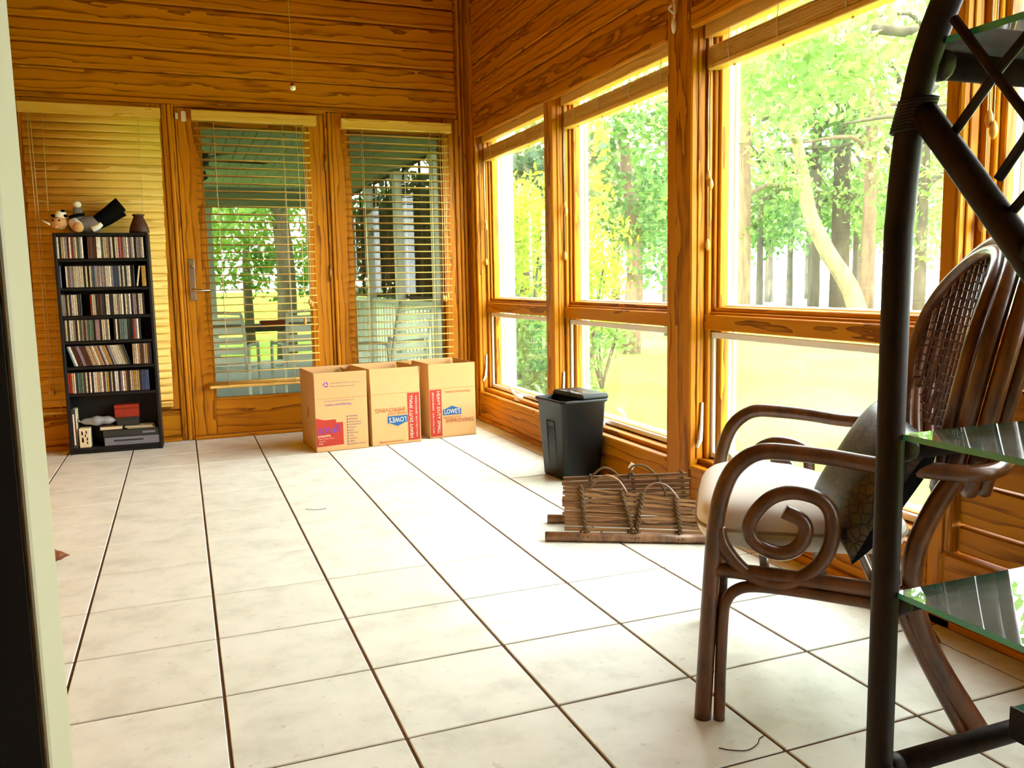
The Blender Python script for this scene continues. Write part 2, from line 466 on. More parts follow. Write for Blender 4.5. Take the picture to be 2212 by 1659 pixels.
# back wall: backing around the openings, then boards
wb = MB()
for b in ((XL, -.80, 0, ZC), (-.80, -.10, 0, .24), (-.80, -.10, 1.95, ZC), (-.10, -.016, 0, ZC), (-.016, .894, 2.038, ZC), (.894, 1.02, 0, ZC), (1.02, 1.66, 0, .27), (1.02, 1.66, 1.92, ZC), (1.66, XR + .15, 0, ZC)):
    wb.box(b[0], b[1], YB + .014, YB + .13, b[2], b[3])
wb = wb.build('wall_back', 'pine_x'); tag(wb, 'orange stained pine wall with glazed door and side windows', 'wall', kind='structure')
z = 2.21
while z < ZC - .02:
    piece('plank', wb, 'pine_x', XL, 1.765, YB - .006, YB + .016, z + .0025, min(z + .1275, ZC), .009); z += .13
piece('header_board', wb, 'pine_x', XL, 1.765, YB - .002, YB + .014, 2.065, 2.208, .004)
piece('header_trim', wb, 'pine_x', XL, 1.765, YB - .016, YB + .014, 2.035, 2.063, .005)
piece('casing', wb, 'pine_z', -.905, -.832, YB - .012, YB + .014, .60, 2.034, .005)
piece('casing', wb, 'pine_z', -.075, -.045, YB - .012, YB + .014, 0.0, 2.034, .005)
piece('casing', wb, 'pine_z', -.043, -.021, YB - .020, YB + .014, 0.0, 2.034, .006)
piece('panel_board', wb, 'pine_x', -.905, -.078, YB - .002, YB + .014, .03, .19, .004)
piece('base_strip', wb, 'pine_x', XL, -.078, YB - .016, YB + .014, 0.0, .028, .004)
piece('casing', wb, 'pine_z', .902, .925, YB - .018, YB + .014, 0.0, 2.034, .006)
piece('casing', wb, 'pine_z', 1.745, 1.775, YB - .010, YB + .014, 0.0, 2.034, .006)
for x0, x1, d in ((1.778, 1.80, .016), (1.802, 1.822, .030), (1.824, 1.845, .018)):
    piece('corner_strip', wb, 'pine_z', x0, x1, YB - d, YB + .014, 0.0, ZC, .006)

# windows of the back wall
def back_window(name, label, x0, x1, z0, z1, fx0, fx1, fz0, fz1, g):
    """glass opening x0..x1/z0..z1 in a frame fx0..fx1/fz0..fz1"""
    t = thing(name, label, 'window', ((x0 + x1) / 2, YB, z0), kind='structure'); r = ((x0 + x1) / 2, YB, z0)
    piece('stile', t, 'pine_z', fx0, x0, YB - .004, YB + .06, fz0, fz1, .004, r)
    piece('stile', t, 'pine_z', x1, fx1, YB - .004, YB + .06, fz0, fz1, .004, r)
    piece('head_rail', t, 'pine_x', x0, x1, YB - .004, YB + .06, z1, fz1, .004, r)
    piece('bottom_rail', t, 'pine_x', x0, x1, YB - .004, YB + .06, fz0, z0, .004, r)
    for q in ((x0, x0 + .012, z0, z1), (x1 - .012, x1, z0, z1)):
        piece('glazing_bead', t, 'pine_z', q[0], q[1], YB + .02, YB + .05, q[2], q[3], .003, r)
    piece('pane', t, g, x0 - .004, x1 + .004, YB + .036, YB + .041, z0 - .004, z1 + .004, 0, r)
    return t
back_window('window_1', 'closed-off window behind the lowered yellow blind and CD rack', -.765, -.135, .30, 1.90, -.83, -.078, .20, 2.034, 'porch_glass')
back_window('window_2', 'fixed side window between glazed door and room corner', 1.035, 1.655, .30, 1.915, .928, 1.742, .02, 2.034, 'porch_glass')

# glazed door
dr = thing('door_1', 'orange pine door with one tall glass pane and long chrome handle plate', 'door', (.44, YB, 0), kind='structure'); r = (.44, YB, 0)
piece('jamb', dr, 'pine_z', -.022, -.004, YB - .006, YB + .12, 0, 2.04, .003, r)
piece('jamb', dr, 'pine_z', .882, .900, YB - .006, YB + .12, 0, 2.04, .003, r)
piece('head_jamb', dr, 'pine_x', -.004, .882, YB - .006, YB + .12, 2.022, 2.04, .003, r)
piece('stile', dr, 'pine_z', 0, .132, YB, YB + .045, .022, 2.018, .003, r)
piece('stile', dr, 'pine_z', .757, .878, YB, YB + .045, .022, 2.018, .003, r)
piece('top_rail', dr, 'pine_x', .132, .757, YB, YB + .045, 1.912, 2.018, .003, r)
piece('bottom_rail', dr, 'pine_x', .132, .757, YB, YB + .045, .022, .254, .003, r)
piece('glazing_bead', dr, 'pine_z', .132, .142, YB + .008, YB + .037, .254, 1.912, .002, r)
piece('glazing_bead', dr, 'pine_z', .747, .757, YB + .008, YB + .037, .254, 1.912, .002, r)
piece('pane', dr, 'porch_glass', .128, .761, YB + .020, YB + .025, .25, 1.916, 0, r)
piece('door_stop', dr, 'pine_z', -.006, .022, YB + .046, YB + .062, 0, 2.03, .002, r)
piece('door_stop', dr, 'pine_z', .858, .884, YB + .046, YB + .062, 0, 2.03, .002, r)
piece('door_stop', dr, 'pine_x', .022, .858, YB + .046, YB + .062, 2.0, 2.03, .002, r)
piece('threshold', dr, 'pine_x', -.004, .882, YB - .03, YB + .10, 0, .020, .005, r)
hp = MB().box(.022, .058, YB - .008, YB, .865, 1.12, .003); hp = hp.build('handle_plate', 'chrome', dr, tuple(-c for c in r))
lv = MB().tube([Vector(p) - Vector(r) for p in ((.04, YB - .004, .93), (.04, YB - .045, .93), (.048, YB - .052, .93), (.14, YB - .05, .925))], .008, 10)
hp2 = lv.build('lever', 'chrome', hp, r, smooth=True)
MB().lathe([(.010, 0), (.010, .006), (.006, .008)], 12, (.04, YB - .008, 1.075), mat=Matrix.Rotation(R(90), 4, 'X')).build('keyhole', 'brass_old', hp)
for hz in (1.72, 1.02, .28):
    MB().tube([(.880 - r[0], -.008, hz - .05), (.880 - r[0], -.008, hz + .05)], .007, 8).build('hinge', 'hinge', dr, smooth=True)
# white door contact sensor
sen = thing('door_sensor', 'small white two-piece contact sensor above door corner', 'sensor', (.022, YB, 1.935))
MB().box(.012, .042, -.022, 0, 0, .062, .004).build('sensor_body', 'white_plastic', sen)
MB().box(-.020, -.004, -.026, -.006, .012, .048, .003).build('magnet', 'white_plastic', sen)

# right wall
XO = 2.03
wr = MB()
wr.box(XR + .015, XO, YE - .1, YB + .13, 1.945, ZC).box(XR + .015, XO, YE - .1, YB + .13, -.12, .183)
wr = wr.build('wall_right', 'pine_y'); tag(wr, 'pine wall of tall windows between posts', 'wall', kind='structure')
z = 1.975
while z < ZC - .02:
    piece('plank', wr, 'pine_y', XR, XR + .018, YE, YB - .03, z + .0025, min(z + .1275, ZC), .008); z += .13
piece('header_trim', wr, 'pine_y', XR - .014, XR + .016, 1.045, 3.44, 1.89, 1.97, .006)
piece('header_trim', wr, 'pine_y', XR - .014, XR + .016, -.302, .869, 1.89, 1.97, .006)
piece('header_trim', wr, 'pine_y', XR - .014, XR + .016, -1.40, -.358, 1.89, 1.97, .006)
piece('header_trim', wr, 'pine_y', XR - .014, XR + .016, YE, -1.40, 1.89, 1.97, .006)
piece('header_lining', wr, 'pine_y', XR + .016, XO, YE, 3.46, 1.928, 1.945, 0)
POSTS = ((2.19, 2.295), (.869, 1.045), (-.358, -.302), (-1.46, -1.40), (YE, -2.55))
for a, b in POSTS:
    piece('post', wr, 'pine_z', XR - (.006 if b - a > .1 else 0), XO - .045, a, b, 0.0, 1.945 if b - a < .12 else ZC, .006)
for a, b, d in ((3.448, 3.475, 0), (3.477, 3.515, .012), (3.517, 3.545, .002)):
    piece('corner_post', wr, 'pine_z', XR - d, XO - .045, a, b, 0.0, ZC if d else 1.945, .005)
piece('corner_post', wr, 'pine_z', XR - .006, XO, 3.547, YB + .013, 0.0, ZC, .004)
BAYS = ((2.295, 3.448), (1.045, 2.19), (-.302, .869), (-1.40, -.358), (-2.55, -1.46))  # last bay is out of view, added to let in more light
NAMES = ('narrow-looking far window at the room corner with white crank below', 'window above the black bin with white crank beside it',
         'widest window behind the rattan armchair', 'window over plank panelling behind the rattan shelf unit',
         'unseen tall window past the shelf unit, added for its light')
for k, (y0, y1) in enumerate(BAYS):
    low = k != 3
    if low:
        piece('apron_board', wr, 'pine_y', XR, XR + .016, y0, y1, .028, .183, .003)
    else:
        zz = .03
        for zt in (.205, .285, .405, .535, .665, .78):
            ya, yb = (y0, y1) if zt in (.205, .78) else (y0 + .25, y1 - .025)
            piece('plank', wr, 'pine_y', XR + (.0 if zt in (.205, .78) else .02), XR + .06, ya, yb, zz + .003, zt - .003, .006); zz = zt
        piece('panel_stile', wr, 'pine_z', XR, XR + .06, y1 - .022, y1, .207, .66, .003)
        piece('panel_stile', wr, 'pine_z', XR, XR + .06, y0, y0 + .24, .207, .66, .003)
    piece('base_strip', wr, 'pine_y', XR - .014, XR + .016, y0 - .10, y1 + .05, 0, .028, .005)
    r = (XR, (y0 + y1) / 2, .183)
    wn = thing('window_%d' % (k + 3), NAMES[k], 'window', r, kind='structure')
    if low:
        piece('sill', wn, 'pine_y', XR - .010, XR + .10, y0, y1, .183, .200, .004, r)
        piece('sill_step', wn, 'pine_y', XR + .035, XR + .10, y0, y1, .200, .222, .004, r)
    zb = .222 if low else .78
    # linings and stops against the posts
    for s, yy in ((-1, y1), (1, y0)):
        ya, yb = sorted((yy, yy + s * .006)); piece('jamb_lining', wn, 'pine_z', XR + .024, XR + .052, ya, yb, zb, 1.926, .002, r)
        ya, yb = sorted((yy, yy + s * .022)); piece('stop', wn, 'pine_z', XR + .062, XR + .078, ya, yb, zb, 1.926, .003, r)
        ya, yb = sorted((yy, yy + s * .030)); piece('stop', wn, 'pine_z', XR + .084, XR + .098, ya, yb, zb, 1.926, .003, r)
        ya, yb = sorted((yy, yy + s * .045)); piece('sash_stile', wn, 'pine_z', XR + .100, XR + .138, ya, yb, .745, 1.926, .003, r)
        ya, yb = sorted((yy, yy + s * .040)); piece('outer_casing', wn, 'white_paint', XR + .140, XR + .188, ya, yb, .15 if low else .74, 1.92, .003, r)
        ya, yb = sorted((yy, yy + s * .052)); piece('outer_stop', wn, 'white_paint', XR + .165, XR + .178, ya, yb, .15 if low else .74, 1.92, .002, r)
    piece('mid_rail', wn, 'pine_y', XR + .058, XR + .140, y0, y1, .745, .806, .004, r)
    piece('rail_step', wn, 'pine_y', XR + .072, XR + .125, y0, y1, .806, .816, .002, r)
    piece('sash_rail', wn, 'pine_y', XR + .086, XR + .138, y0 + .03, y1 - .03, .816, .834, .003, r)
    piece('outer_sill', wn, 'white_paint', XR + .140, XR + .20, y0, y1, .76, .842, .003, r)
    piece('sash_rail', wn, 'pine_y', XR + .100, XR + .138, y0 + .045, y1 - .045, 1.893, 1.926, .003, r)
    piece('upper_pane', wn, 'window_glass', XR + .118, XR + .123, y0 + .04, y1 - .04, .83, 1.90, 0, r)
    if low:
        for a, b, c_, d in ((y0 + .012, y1 - .012, .712, .737), (y0 + .012, y1 - .012, .228, .250), (y0 + .012, y0 + .034, .25, .712), (y1 - .034, y1 - .012, .25, .712)):
            piece('screen_frame', wn, 'white_paint', XR + .082, XR + .096, a, b, c_, d, .002, r)
        for a, b in ((y0 + .034, y0 + .058), (y1 - .058, y1 - .034)):
            piece('lower_stile', wn, 'pine_z', XR + .100, XR + .138, a, b, .23, .74, .003, r)
        piece('lower_rail', wn, 'pine_y', XR + .100, XR + .138, y0 + .03, y1 - .03, .222, .252, .003, r)
        piece('outer_sill', wn, 'white_paint', XR + .140, XR + .22, y0, y1, .16, .236, .003, r)
        piece('lower_pane', wn, 'window_glass', XR + .116, XR + .121, y0 + .05, y1 - .05, .245, .735, 0, r)
        yc = {0: 2.86, 1: 1.76, 2: .55}.get(k, (y0 + y1) / 2)
        ch = MB().box(XR + .03 - r[0], XR + .085 - r[0], yc - .045 - r[1], yc + .045 - r[1], .017, .038, .008)
        ch.ball((XR + .05 - r[0], yc - r[1], .045), (.024, .034, .020))
        cr = ch.build('crank_base', 'white_plastic', wn, smooth=True)
        MB().tube([(XR + .04 - r[0], yc - r[1], .052), (XR + .025 - r[0], yc + .05 - r[1], .075), (XR + .03 - r[0], yc + .10 - r[1], .10)], [.010, .008, .011], 8).build('crank_handle', 'white_plastic', cr, smooth=True)
        lk = MB().tube([(XR + .045 - r[0], y1 - .012 - r[1], .27), (XR + .04 - r[0], y1 - .016 - r[1], .18), (XR + .03 - r[0], y1 - .024 - r[1], .12), (XR + .012 - r[0], y1 - .026 - r[1], .09)], [.006, .007, .009, .006], 8)
        lk.build('lock_lever', 'white_plastic', wn, smooth=True)

# other walls, ceiling
wl = MB().box(XL - .12, XL - .014, YF - .07, YB + .13, -.12, ZC).build('wall_left', 'pine_y'); tag(wl, 'pine plank side wall of the sunroom', 'wall', kind='structure')
z = .01
while z < ZC - .02:
    piece('plank', wl, 'pine_y', XL - .014, XL, YF, YB - .002, z + .0015, min(z + .1285, ZC), .005); z += .13
cl = MB().box(XL - .4, XR + .36, YE - .3, YB + .13, ZC, ZC + .16).build('ceiling', 'pine_y'); tag(cl, 'wood ceiling slab with added roof overhang, out of view', 'ceiling', kind='structure')  # unseen overhang added against direct sun, kept short for more sky light
# painted stub wall whose end shows at the edge of view, and the room's end behind the viewpoint
wf = MB().box(XL - .12, -.106, YF - .055, YF, -.12, ZC).build('wall_front', 'cream_paint'); tag(wf, 'cream painted wall end at the edge of view', 'wall', kind='structure')
piece('jamb_face', wf, 'cream_paint', -.106, -.103, YF - .057, YF + .001, 0, ZC, .001)
piece('shade_facing', wf, 'shade_dark', XL - .1, -.1065, YF - .0585, YF - .055, 0, ZC, 0)  # thin sheet coloured black for the shade on the wall's near face
ws = MB().box(XH - .1, XH, YE - .1, YF - .06, -.12, ZC).build('wall_side', 'shade_dark'); tag(ws, 'side wall behind the viewpoint, coloured dark as shade', 'wall', kind='structure')
we = MB().box(XH - .1, XO, YE - .1, YE, -.12, ZC).build('wall_rear', 'pine_x'); tag(we, 'pine end wall behind the viewpoint', 'wall', kind='structure')

# ================================================================== BLINDS
def acorn(mb, x, y, z):
    mb.lathe([(.002, .022), (.005, .018), (.009, .008), (.0105, 0), (.011, -.006), (.008, -.016), (.003, -.024)], 10, (x, y, z))
slat_open = MB()
def slat_mesh(L, wd=.0508, th=.0026):
    m = MB(); n = 4
    v = []; f = []
    for i in range(n + 1):
        u = i / n - .5; h = .0035 * (1 - 4 * u * u)
        for x in (-L / 2, L / 2):
            v.append((x, u * wd, h + th / 2)); v.append((x, u * wd, h - th / 2))
    for i in range(n):
        a = i * 4; b = a + 4
        f += [(a, a + 2, b + 2, b), (a + 1, b + 1, b + 3, a + 3), (a, b, b + 1, a + 1), (a + 2, a + 3, b + 3, b + 2)]
    f += [(0, 1, 3, 2), (n * 4, n * 4 + 2, n * 4 + 3, n * 4 + 1)]
    return m.add(v, f).mesh('slat', [M['slat_x']], True)
def venetian(label, x0, x1, zt, zb, yc, tilt, pitch, hx0, hx1, hz0, hz1, hy0, cords, lifts, sub=0):
    r = ((x0 + x1) / 2, yc, zb)
    t = thing('venetian_blind', label, 'blind', r, group='wooden blinds on the back wall')
    piece('headrail', t, 'slat_x', hx0, hx1, hy0, YB - .001, hz0, hz1, .004, r)
    n = int((zt - zb) / pitch); me = slat_mesh(x1 - x0)
    for i in range(n):
        z = zt - i * pitch
        a = tilt(i / n) if callable(tilt) else tilt
        link('slat', me, t, (random.uniform(-.0025, .0025) + sub * (i / n), 0, z - r[2]), (a + random.uniform(-.02, .02), random.uniform(-.0015, .0015), 0))
    for k in range(3 if sub == 0 else 2):
        link('slat', me, t, (sub, 0, .012 + k * .006), (0, random.uniform(-.004, .004), 0))
    piece('bottom_rail', t, 'slat_x', x0 + sub, x1 + sub, yc - .024, yc + .024, zb - .012, zb + .008, .004, r)
    for cx in lifts:
        for s in (-1, 1):
            tube_part('ladder_cord', t, 'cord', [(cx, yc + s * .025, hz0), (cx + sub, yc + s * .025, zb)], .0016, 5, r)
    for cx, z1 in cords:
        tube_part('pull_cord', t, 'cord', [(cx, yc - .034, hz0), (cx + .004, yc - .036, (hz0 + z1) / 2), (cx - .002, yc - .034, z1)], .0019, 5, r)
        m = MB(); acorn(m, cx - .002 - r[0], yc - .034 - r[1], z1 - .02 - r[2]); m.build('tassel', 'acorn', t, smooth=True)
    return t
venetian('fully closed yellow wooden blind behind the CD rack', -.806, -.085, 1.925, .232, YB - .012, R(76), .0455, -.826, -.078, 1.945, 2.006, YB - .034,
         ((-.775, .385), (-.760, .378)), (-.70, -.20), sub=-.03)
venetian('open wooden blind on the glazed door', .100, .782, 1.895, .330, YB - .034, lambda u: R(-3), .0462, .090, .826, 1.938, 1.999, YB - .066,
         ((.735, .86), (.745, .85), (.700, .74)), (.215, .62))
venetian('open wooden blind on the side window above the boxes', 1.000, 1.690, 1.893, .400, YB - .034, lambda u: R(-3), .0462, .980, 1.712, 1.930, 1.994, YB - .066,
         ((1.625, .865), (1.640, .86), (1.655, .875)), (1.115, 1.565))

# raised wooden blinds of the right-hand windows
LB = ('raised wooden blind in the window nearest the room corner', 'raised wooden blind in the window above the black bin',
      'raised wooden blind in the widest window behind the armchair', 'raised wooden blind over the window behind the rattan shelf unit')
for k, (y0, y1) in enumerate(BAYS[:4]):
    a, b = y0 + .012, y1 - .016
    xf = XR + .058
    r = (xf, (a + b) / 2, 1.735)
    t = thing('raised_blind', LB[k], 'blind', r, group='raised blinds on the right wall')
    piece('headrail', t, 'slat_y', xf, xf + .045, a, b, 1.862, 1.918, .003, r)
    piece('valance', t, 'slat_y', xf - .014, xf - .002, a - .006, b + .006, 1.858, 1.920, .003, r)
    me = MB(); v, f = cbox(.046, b - a - .01, .0028, .0008); me = me.add(v, f).mesh('slat', [M['slat_y']])
    for i in range(18):
        link('slat', me, t, (.022 + random.uniform(-.002, .002), random.uniform(-.002, .002), .026 + i * .0037), (0, random.uniform(-.02, .02), 0))
    br = piece('bottom_rail', t, 'slat_y', xf - .004, xf + .048, a, b, 1.740, 1.760, .003, r)
    for q in (.12, .36, .64, .88):
        yy = a + (b - a) * q
        tube_part('ladder_cord', t, 'cord', [(xf - .003, yy, 1.862), (xf - .006, yy + .004, 1.79), (xf - .005, yy, 1.752)], .0016, 5, r)
        m = MB(); m.lathe([(.004, 0), (.006, -.004), (.002, -.008)], 8, (xf + .022 - r[0], yy - r[1], 0)); m.build('cord_plug', 'acorn', t, smooth=True)
    for dz, yy in ((1.36, b - .020), (1.33, b - .034)):
        tube_part('pull_cord', t, 'cord', [(xf - .006, yy, 1.862), (xf - .010, yy + .003, 1.6), (xf - .008, yy, dz)], .0014, 5, r)
        m = MB(); acorn(m, xf - .008 - r[0], yy - r[1], dz - .02 - r[2]); m.build('tassel', 'acorn', t, smooth=True)
    yy = b - .012
    tube_part('tilt_cord', t, 'cord', [(xf - .004, yy, 1.862), (xf - .006, yy, 1.4), (xf - .004, yy, 1.10)], .0013, 5, r)
    m = MB(); acorn(m, xf - .004 - r[0], yy - r[1], 1.08 - r[2]); m.build('tassel', 'acorn', t, smooth=True)

# ================================================================== CD RACK AND WHAT IS IN IT
RW, RD, RH = .494, .145, 1.266
rk_loc = Vector((-.432, 3.388 + RD / 2, 0)); rk_rot = R(-2.2)
rack = thing('compact_disc_rack', 'tall black seven-tier rack filled with CD cases', 'rack', rk_loc, rk_rot)
hw = RW / 2
MB().box(-hw, -hw + .016, -RD / 2, RD / 2, 0, RH, .002).build('side_panel', 'black_lacquer', rack)
MB().box(hw - .016, hw, -RD / 2, RD / 2, 0, RH, .002).build('side_panel', 'black_lacquer', rack)
MB().box(-hw + .016, hw - .016, RD / 2 - .006, RD / 2, .01, RH - .01).build('back_panel', 'black_lacquer', rack)
LEV = (1.120, .957, .797, .653, .507, .352, .036)
MB().box(-hw + .016, hw - .016, -RD / 2 + .001, RD / 2 - .006, RH - .018, RH, .002).build('top_board', 'black_lacquer', rack)
for z in LEV:
    MB().box(-hw + .016, hw - .016, -RD / 2 + .001, RD / 2 - .006, z - .016, z - .0005, .002).build('shelf_board', 'black_lacquer', rack)
MB().box(-hw + .016, hw - .016, -RD / 2 + .006, -RD / 2 + .02, 0, .020, .002).build('kick_board', 'black_lacquer', rack)
def rk(x, y, z): return rk_loc + Matrix.Rotation(rk_rot, 3, 'Z') @ Vector((x, y, z))

def cd_mesh(wd):
    m = MB(); m.box(-wd / 2, wd / 2, 0, .128, 0, .125, .0009, 0)
    m.box(-wd / 2 + .0008, wd / 2 - .0008, -.0007, .001, .004, .121, .0004, 1)
    return m.mesh('cd_case', [M['cd_case'], M['cd_spine']])
CDW = {1: .0102, 2: .0235, 0: .0062}
CDM = {k: cd_mesh(v - .0003) for k, v in CDW.items()}
CN = {'W': ('white', (238, 232, 216)), 'C': ('cream', (210, 198, 166)), 'G': ('grey', (140, 134, 126)), 'K': ('black', (30, 30, 32)), 'B': ('dark brown', (84, 50, 42)),
      'R': ('red', (156, 44, 38)), 'T': ('teal', (82, 128, 122)), 'E': ('green', (92, 104, 72)), 'U': ('blue', (62, 78, 116)), 'A': ('tan', (184, 142, 96)),
      'P': ('mauve', (150, 124, 132)), 'Y': ('mustard', (190, 150, 62))}
ROWN = ('top', 'second', 'third', 'fourth', 'fifth', 'sixth')
def nth(n):
    return '%d%s' % (n, 'th' if 10 <= n % 100 <= 20 else {1: 'st', 2: 'nd', 3: 'rd'}.get(n % 10, 'th'))
ROWS = ['WKCCPBWRGCEGW_B2B2W2ECCABWKCWRRGCWPPWKGPGWWKU',
        'U_WGPGCCCCCKCKCEUPGCPPCCWGUUUCKCKCWKKW/_Y2',
        'GGKCKWWCKK__RCCKBBKKCWKKCCGCWKCGWKPPKCCK',
        'KCKWCGKCEGBPETEKP2KCCGC_KWKGTTGKKKRPWK',
        '\\TWBBBPBBBACACAABCAYKPCWCCAEK|ACWABBCABKC',
        'RRAWKTETBCKWKWCACWBCYKCKWWKPWABKCAYCYKUUUU']
for ri, row in enumerate(ROWS):
    x = -hw + .0175; z0 = LEV[ri]; lean = 0.0; n = 0
    end = hw - .0175
    i = 0
    toks = []
    while i < len(row):
        c = row[i]; wide = 1
        if i + 1 < len(row) and row[i + 1] == '2': wide = 2; i += 1
        if i + 1 < len(row) and row[i + 1] == '/': wide = '/'; i += 1
        toks.append((c, wide)); i += 1
    for c, wide in toks:
        if c == '_': x += .022; continue
        if c == '\\': lean = R(-17); x += .040; continue
        if c == '|': lean = 0; x += .010; continue
        tilt = lean
        k = wide if wide in (1, 2) else 1
        wd = CDW[k]
        if wide == '/': tilt = R(9); x += .006
        step = wd / math.cos(tilt)
        if x + step > end: break
        cx = x + step / 2; x += step
        n += 1
        nm, col = CN[c]
        jit = random.uniform(.001, .006) + (.004 if tilt else 0)
        lift = abs(math.sin(tilt)) * wd / 2 + .0002
        o = link('cd_case', CDM[k], None, rk(cx, -RD / 2 + jit, z0 + lift), (0, tilt, rk_rot))
        v = random.uniform(.8, 1.15)
        lin = srgb(*col); o.color = (lin[0] * v, lin[1] * v, lin[2] * v, 1)
        extra = 'wide ' if k == 2 else ('leaning ' if tilt else '')
        tag(o, '%s%s-spined CD case, %s from the rack\'s outer side on the %s tier' % (extra, nm, nth(n), ROWN[ri]), 'CD case', 'CD cases on the %s tier of the black rack' % ROWN[ri])

# bottom compartment
def rkthing(name, label, cat, x, y, z): return thing(name, label, cat, rk(x, y, z), rk_rot)
zb = LEV[6]
t = rkthing('magazine', 'thin upright magazine with pale spine at the side of the rack bottom', 'magazine', -hw + .030, -.01, zb)
MB().box(-.010, .010, -.055, .06, .0005, .225, .002).build('pages', 'paper_cream', t)
MB().box(-.0115, .0115, -.058, -.055, .0005, .228, .001).build('spine', 'device_dark', t)
MB().box(-.004, .004, -.0590, -.058, .02, .20, .0003).build('spine_print', 'print_white', t)
t = rkthing('patterned_box', 'small cream box printed with black figures in the rack bottom', 'box', -hw + .080, -.03, zb)
MB().box(-.029, .029, -.035, .04, .0005, .112, .002).build('carton', 'paper_cream', t)
for fx, fz, s in ((-.012, .085, .010), (.010, .090, .008), (.004, .070, .007), (-.011, .045, .013), (.013, .050, .008), (.012, .028, .007)):
    MB().ball((fx, -.0352, fz + s * .9), (s * .35, .0006, s * .35), 8, 6).box(fx - s * .4, fx + s * .4, -.0358, -.035, fz - s, fz + s * .6).build('printed_figure', 'doll_black', t)
t = rkthing('video_player', 'flat silver video player at the bottom of the device pile', 'player', .085, -.01, zb)
MB().box(-.150, .150, -.058, .07, .0005, .050, .003).build('housing', 'device_silver', t)
MB().box(-.10, .06, -.0595, -.058, .024, .034, .0005).build('disc_slot', 'device_dark', t)
t = rkthing('disc_player', 'flat black disc player lying on the silver player', 'player', .082, -.01, zb + .051)
MB().box(-.152, .148, -.060, .07, .0003, .040, .003).build('housing', 'device_dark', t)
MB().box(.06, .13, -.0612, -.060, .014, .026, .0005).build('display', 'device_silver', t)
t = rkthing('brown_book', 'worn brown book lying flat beside the papers in the rack', 'book', .0, -.005, zb + .0915)
MB().box(-.085, .035, -.052, .06, .0003, .004, .001).box(-.085, .035, -.052, .06, .020, .024, .001).box(-.086, -.083, -.052, .06, .0003, .024, .001).build('cover', 'book_brown', t)
MB().box(-.083, .033, -.050, .058, .004, .020).build('pages', 'paper_cream', t)
t = rkthing('paper_stack', 'loose cream papers on top of the black player', 'papers', .13, -.005, zb + .0915)
for k in range(5):
    v, f = cbox(.15, .10, .0022, 0); MB().add(v, f).build('sheet', 'paper_cream', t, (random.uniform(-.008, .008), random.uniform(-.006, .006), .0016 + k * .0032), (random.uniform(-.012, .012), random.uniform(-.01, .01), random.uniform(-.08, .08)))
m = MB(); prof = []
for i in range(15):
    u = i / 14; prof.append((.004 + .026 * math.sin(math.pi * min(1, u * 1.02)) ** .6 * (1 + .16 * math.sin(u * 19)), (u - .5) * .205))
m.lathe(prof, 14, mat=Matrix.Rotation(R(90), 4, 'Y') @ Matrix.Diagonal((.9, 1.2, 1, 1)))
t = rkthing('plastic_bundle', 'crumpled pale grey plastic bundle lying over the patterned box', 'bag', -hw + .160, -.012, zb + .146)
bo = m.build('wrapping', 'bag_grey', t, smooth=True)
MB().tube([(-.104, 0, 0), (-.118, -.006, .012), (-.124, 0, -.006)], [.006, .010, .003], 8).build('twisted_end', 'bag_grey', t, smooth=True)
t = rkthing('red_box', 'rust red box lying in the upper part of the rack bottom', 'box', .062, .01, zb + .160)
MB().box(-.066, .066, -.045, .05, .0, .052, .002).build('carton', 'red_card', t)
MB().box(-.067, .067, -.046, .051, .052, .074, .002).build('lid', 'red_card', t)
t = rkthing('dark_box', 'dark box under the rust red box in the rack', 'box', .065, .012, zb + .1095)
MB().box(-.060, .060, -.05, .05, .0003, .040, .002).build('carton', 'device_dark', t); MB().box(-.061, .061, -.051, .051, .040, .0500, .002).build('lid', 'device_dark', t)

# stuffed doll and vase on top of the rack
D0 = rk_loc + Vector((0, 0, RH))
def dl(x, z, y=3.468): return (x - D0.x, y - D0.y, z - RH)
doll = thing('stuffed_doll', 'stuffed doll in grey shirt and black trousers lying on its back on the rack', 'doll', D0)
m = MB()
prof = [(.004, -.088), (.034, -.078), (.044, -.045), (.047, 0), (.050, .04), (.047, .07), (.03, .086), (.004, .090)]
m.lathe(prof, 16, dl(-.520, 1.316), mat=Matrix.Rotation(R(90), 4, 'Y') @ Matrix.Rotation(R(6), 4, 'X'))
body = m.build('torso', 'doll_grey', doll, smooth=True)
m = MB(); m.tube(smooth_path([dl(-.452, 1.335, 3.455), dl(-.40, 1.372, 3.455), dl(-.355, 1.408, 3.452), dl(-.322, 1.432, 3.45)]), [.036, .040, .043, .044], 12).build('trouser_leg', 'doll_black', doll, smooth=True)
m = MB(); m.tube(smooth_path([dl(-.452, 1.322, 3.485), dl(-.40, 1.350, 3.49), dl(-.35, 1.384, 3.492), dl(-.318, 1.404, 3.492)]), [.034, .038, .040, .040], 12).build('trouser_leg', 'doll_black', doll, smooth=True)
m = MB(); m.tube(smooth_path([dl(-.547, 1.345), dl(-.549, 1.375), dl(-.551, 1.410)]), [.032, .028, .022], 12).build('sleeve', 'doll_grey', doll, smooth=True)
m = MB(); m.ball(dl(-.551, 1.428), (.023, .022, .021)); m.build('raised_hand', 'doll_white', doll, smooth=True)
m = MB(); m.tube(smooth_path([dl(-.575, 1.330, 3.45), dl(-.562, 1.312, 3.43), dl(-.552, 1.300, 3.418)]), [.028, .030, .032], 12).build('cuff', 'doll_white', doll, smooth=True)
m = MB(); m.ball(dl(-.548, 1.297, 3.402), (.029, .022, .029)); m.build('lowered_hand', 'doll_tan', doll, smooth=True)
m = MB(); m.tube(smooth_path([dl(-.592, 1.352, 3.42), dl(-.555, 1.364, 3.425), dl(-.515, 1.371, 3.44)]), [.010, .013, .010], 10).build('neck_strap', 'doll_black', doll, smooth=True)
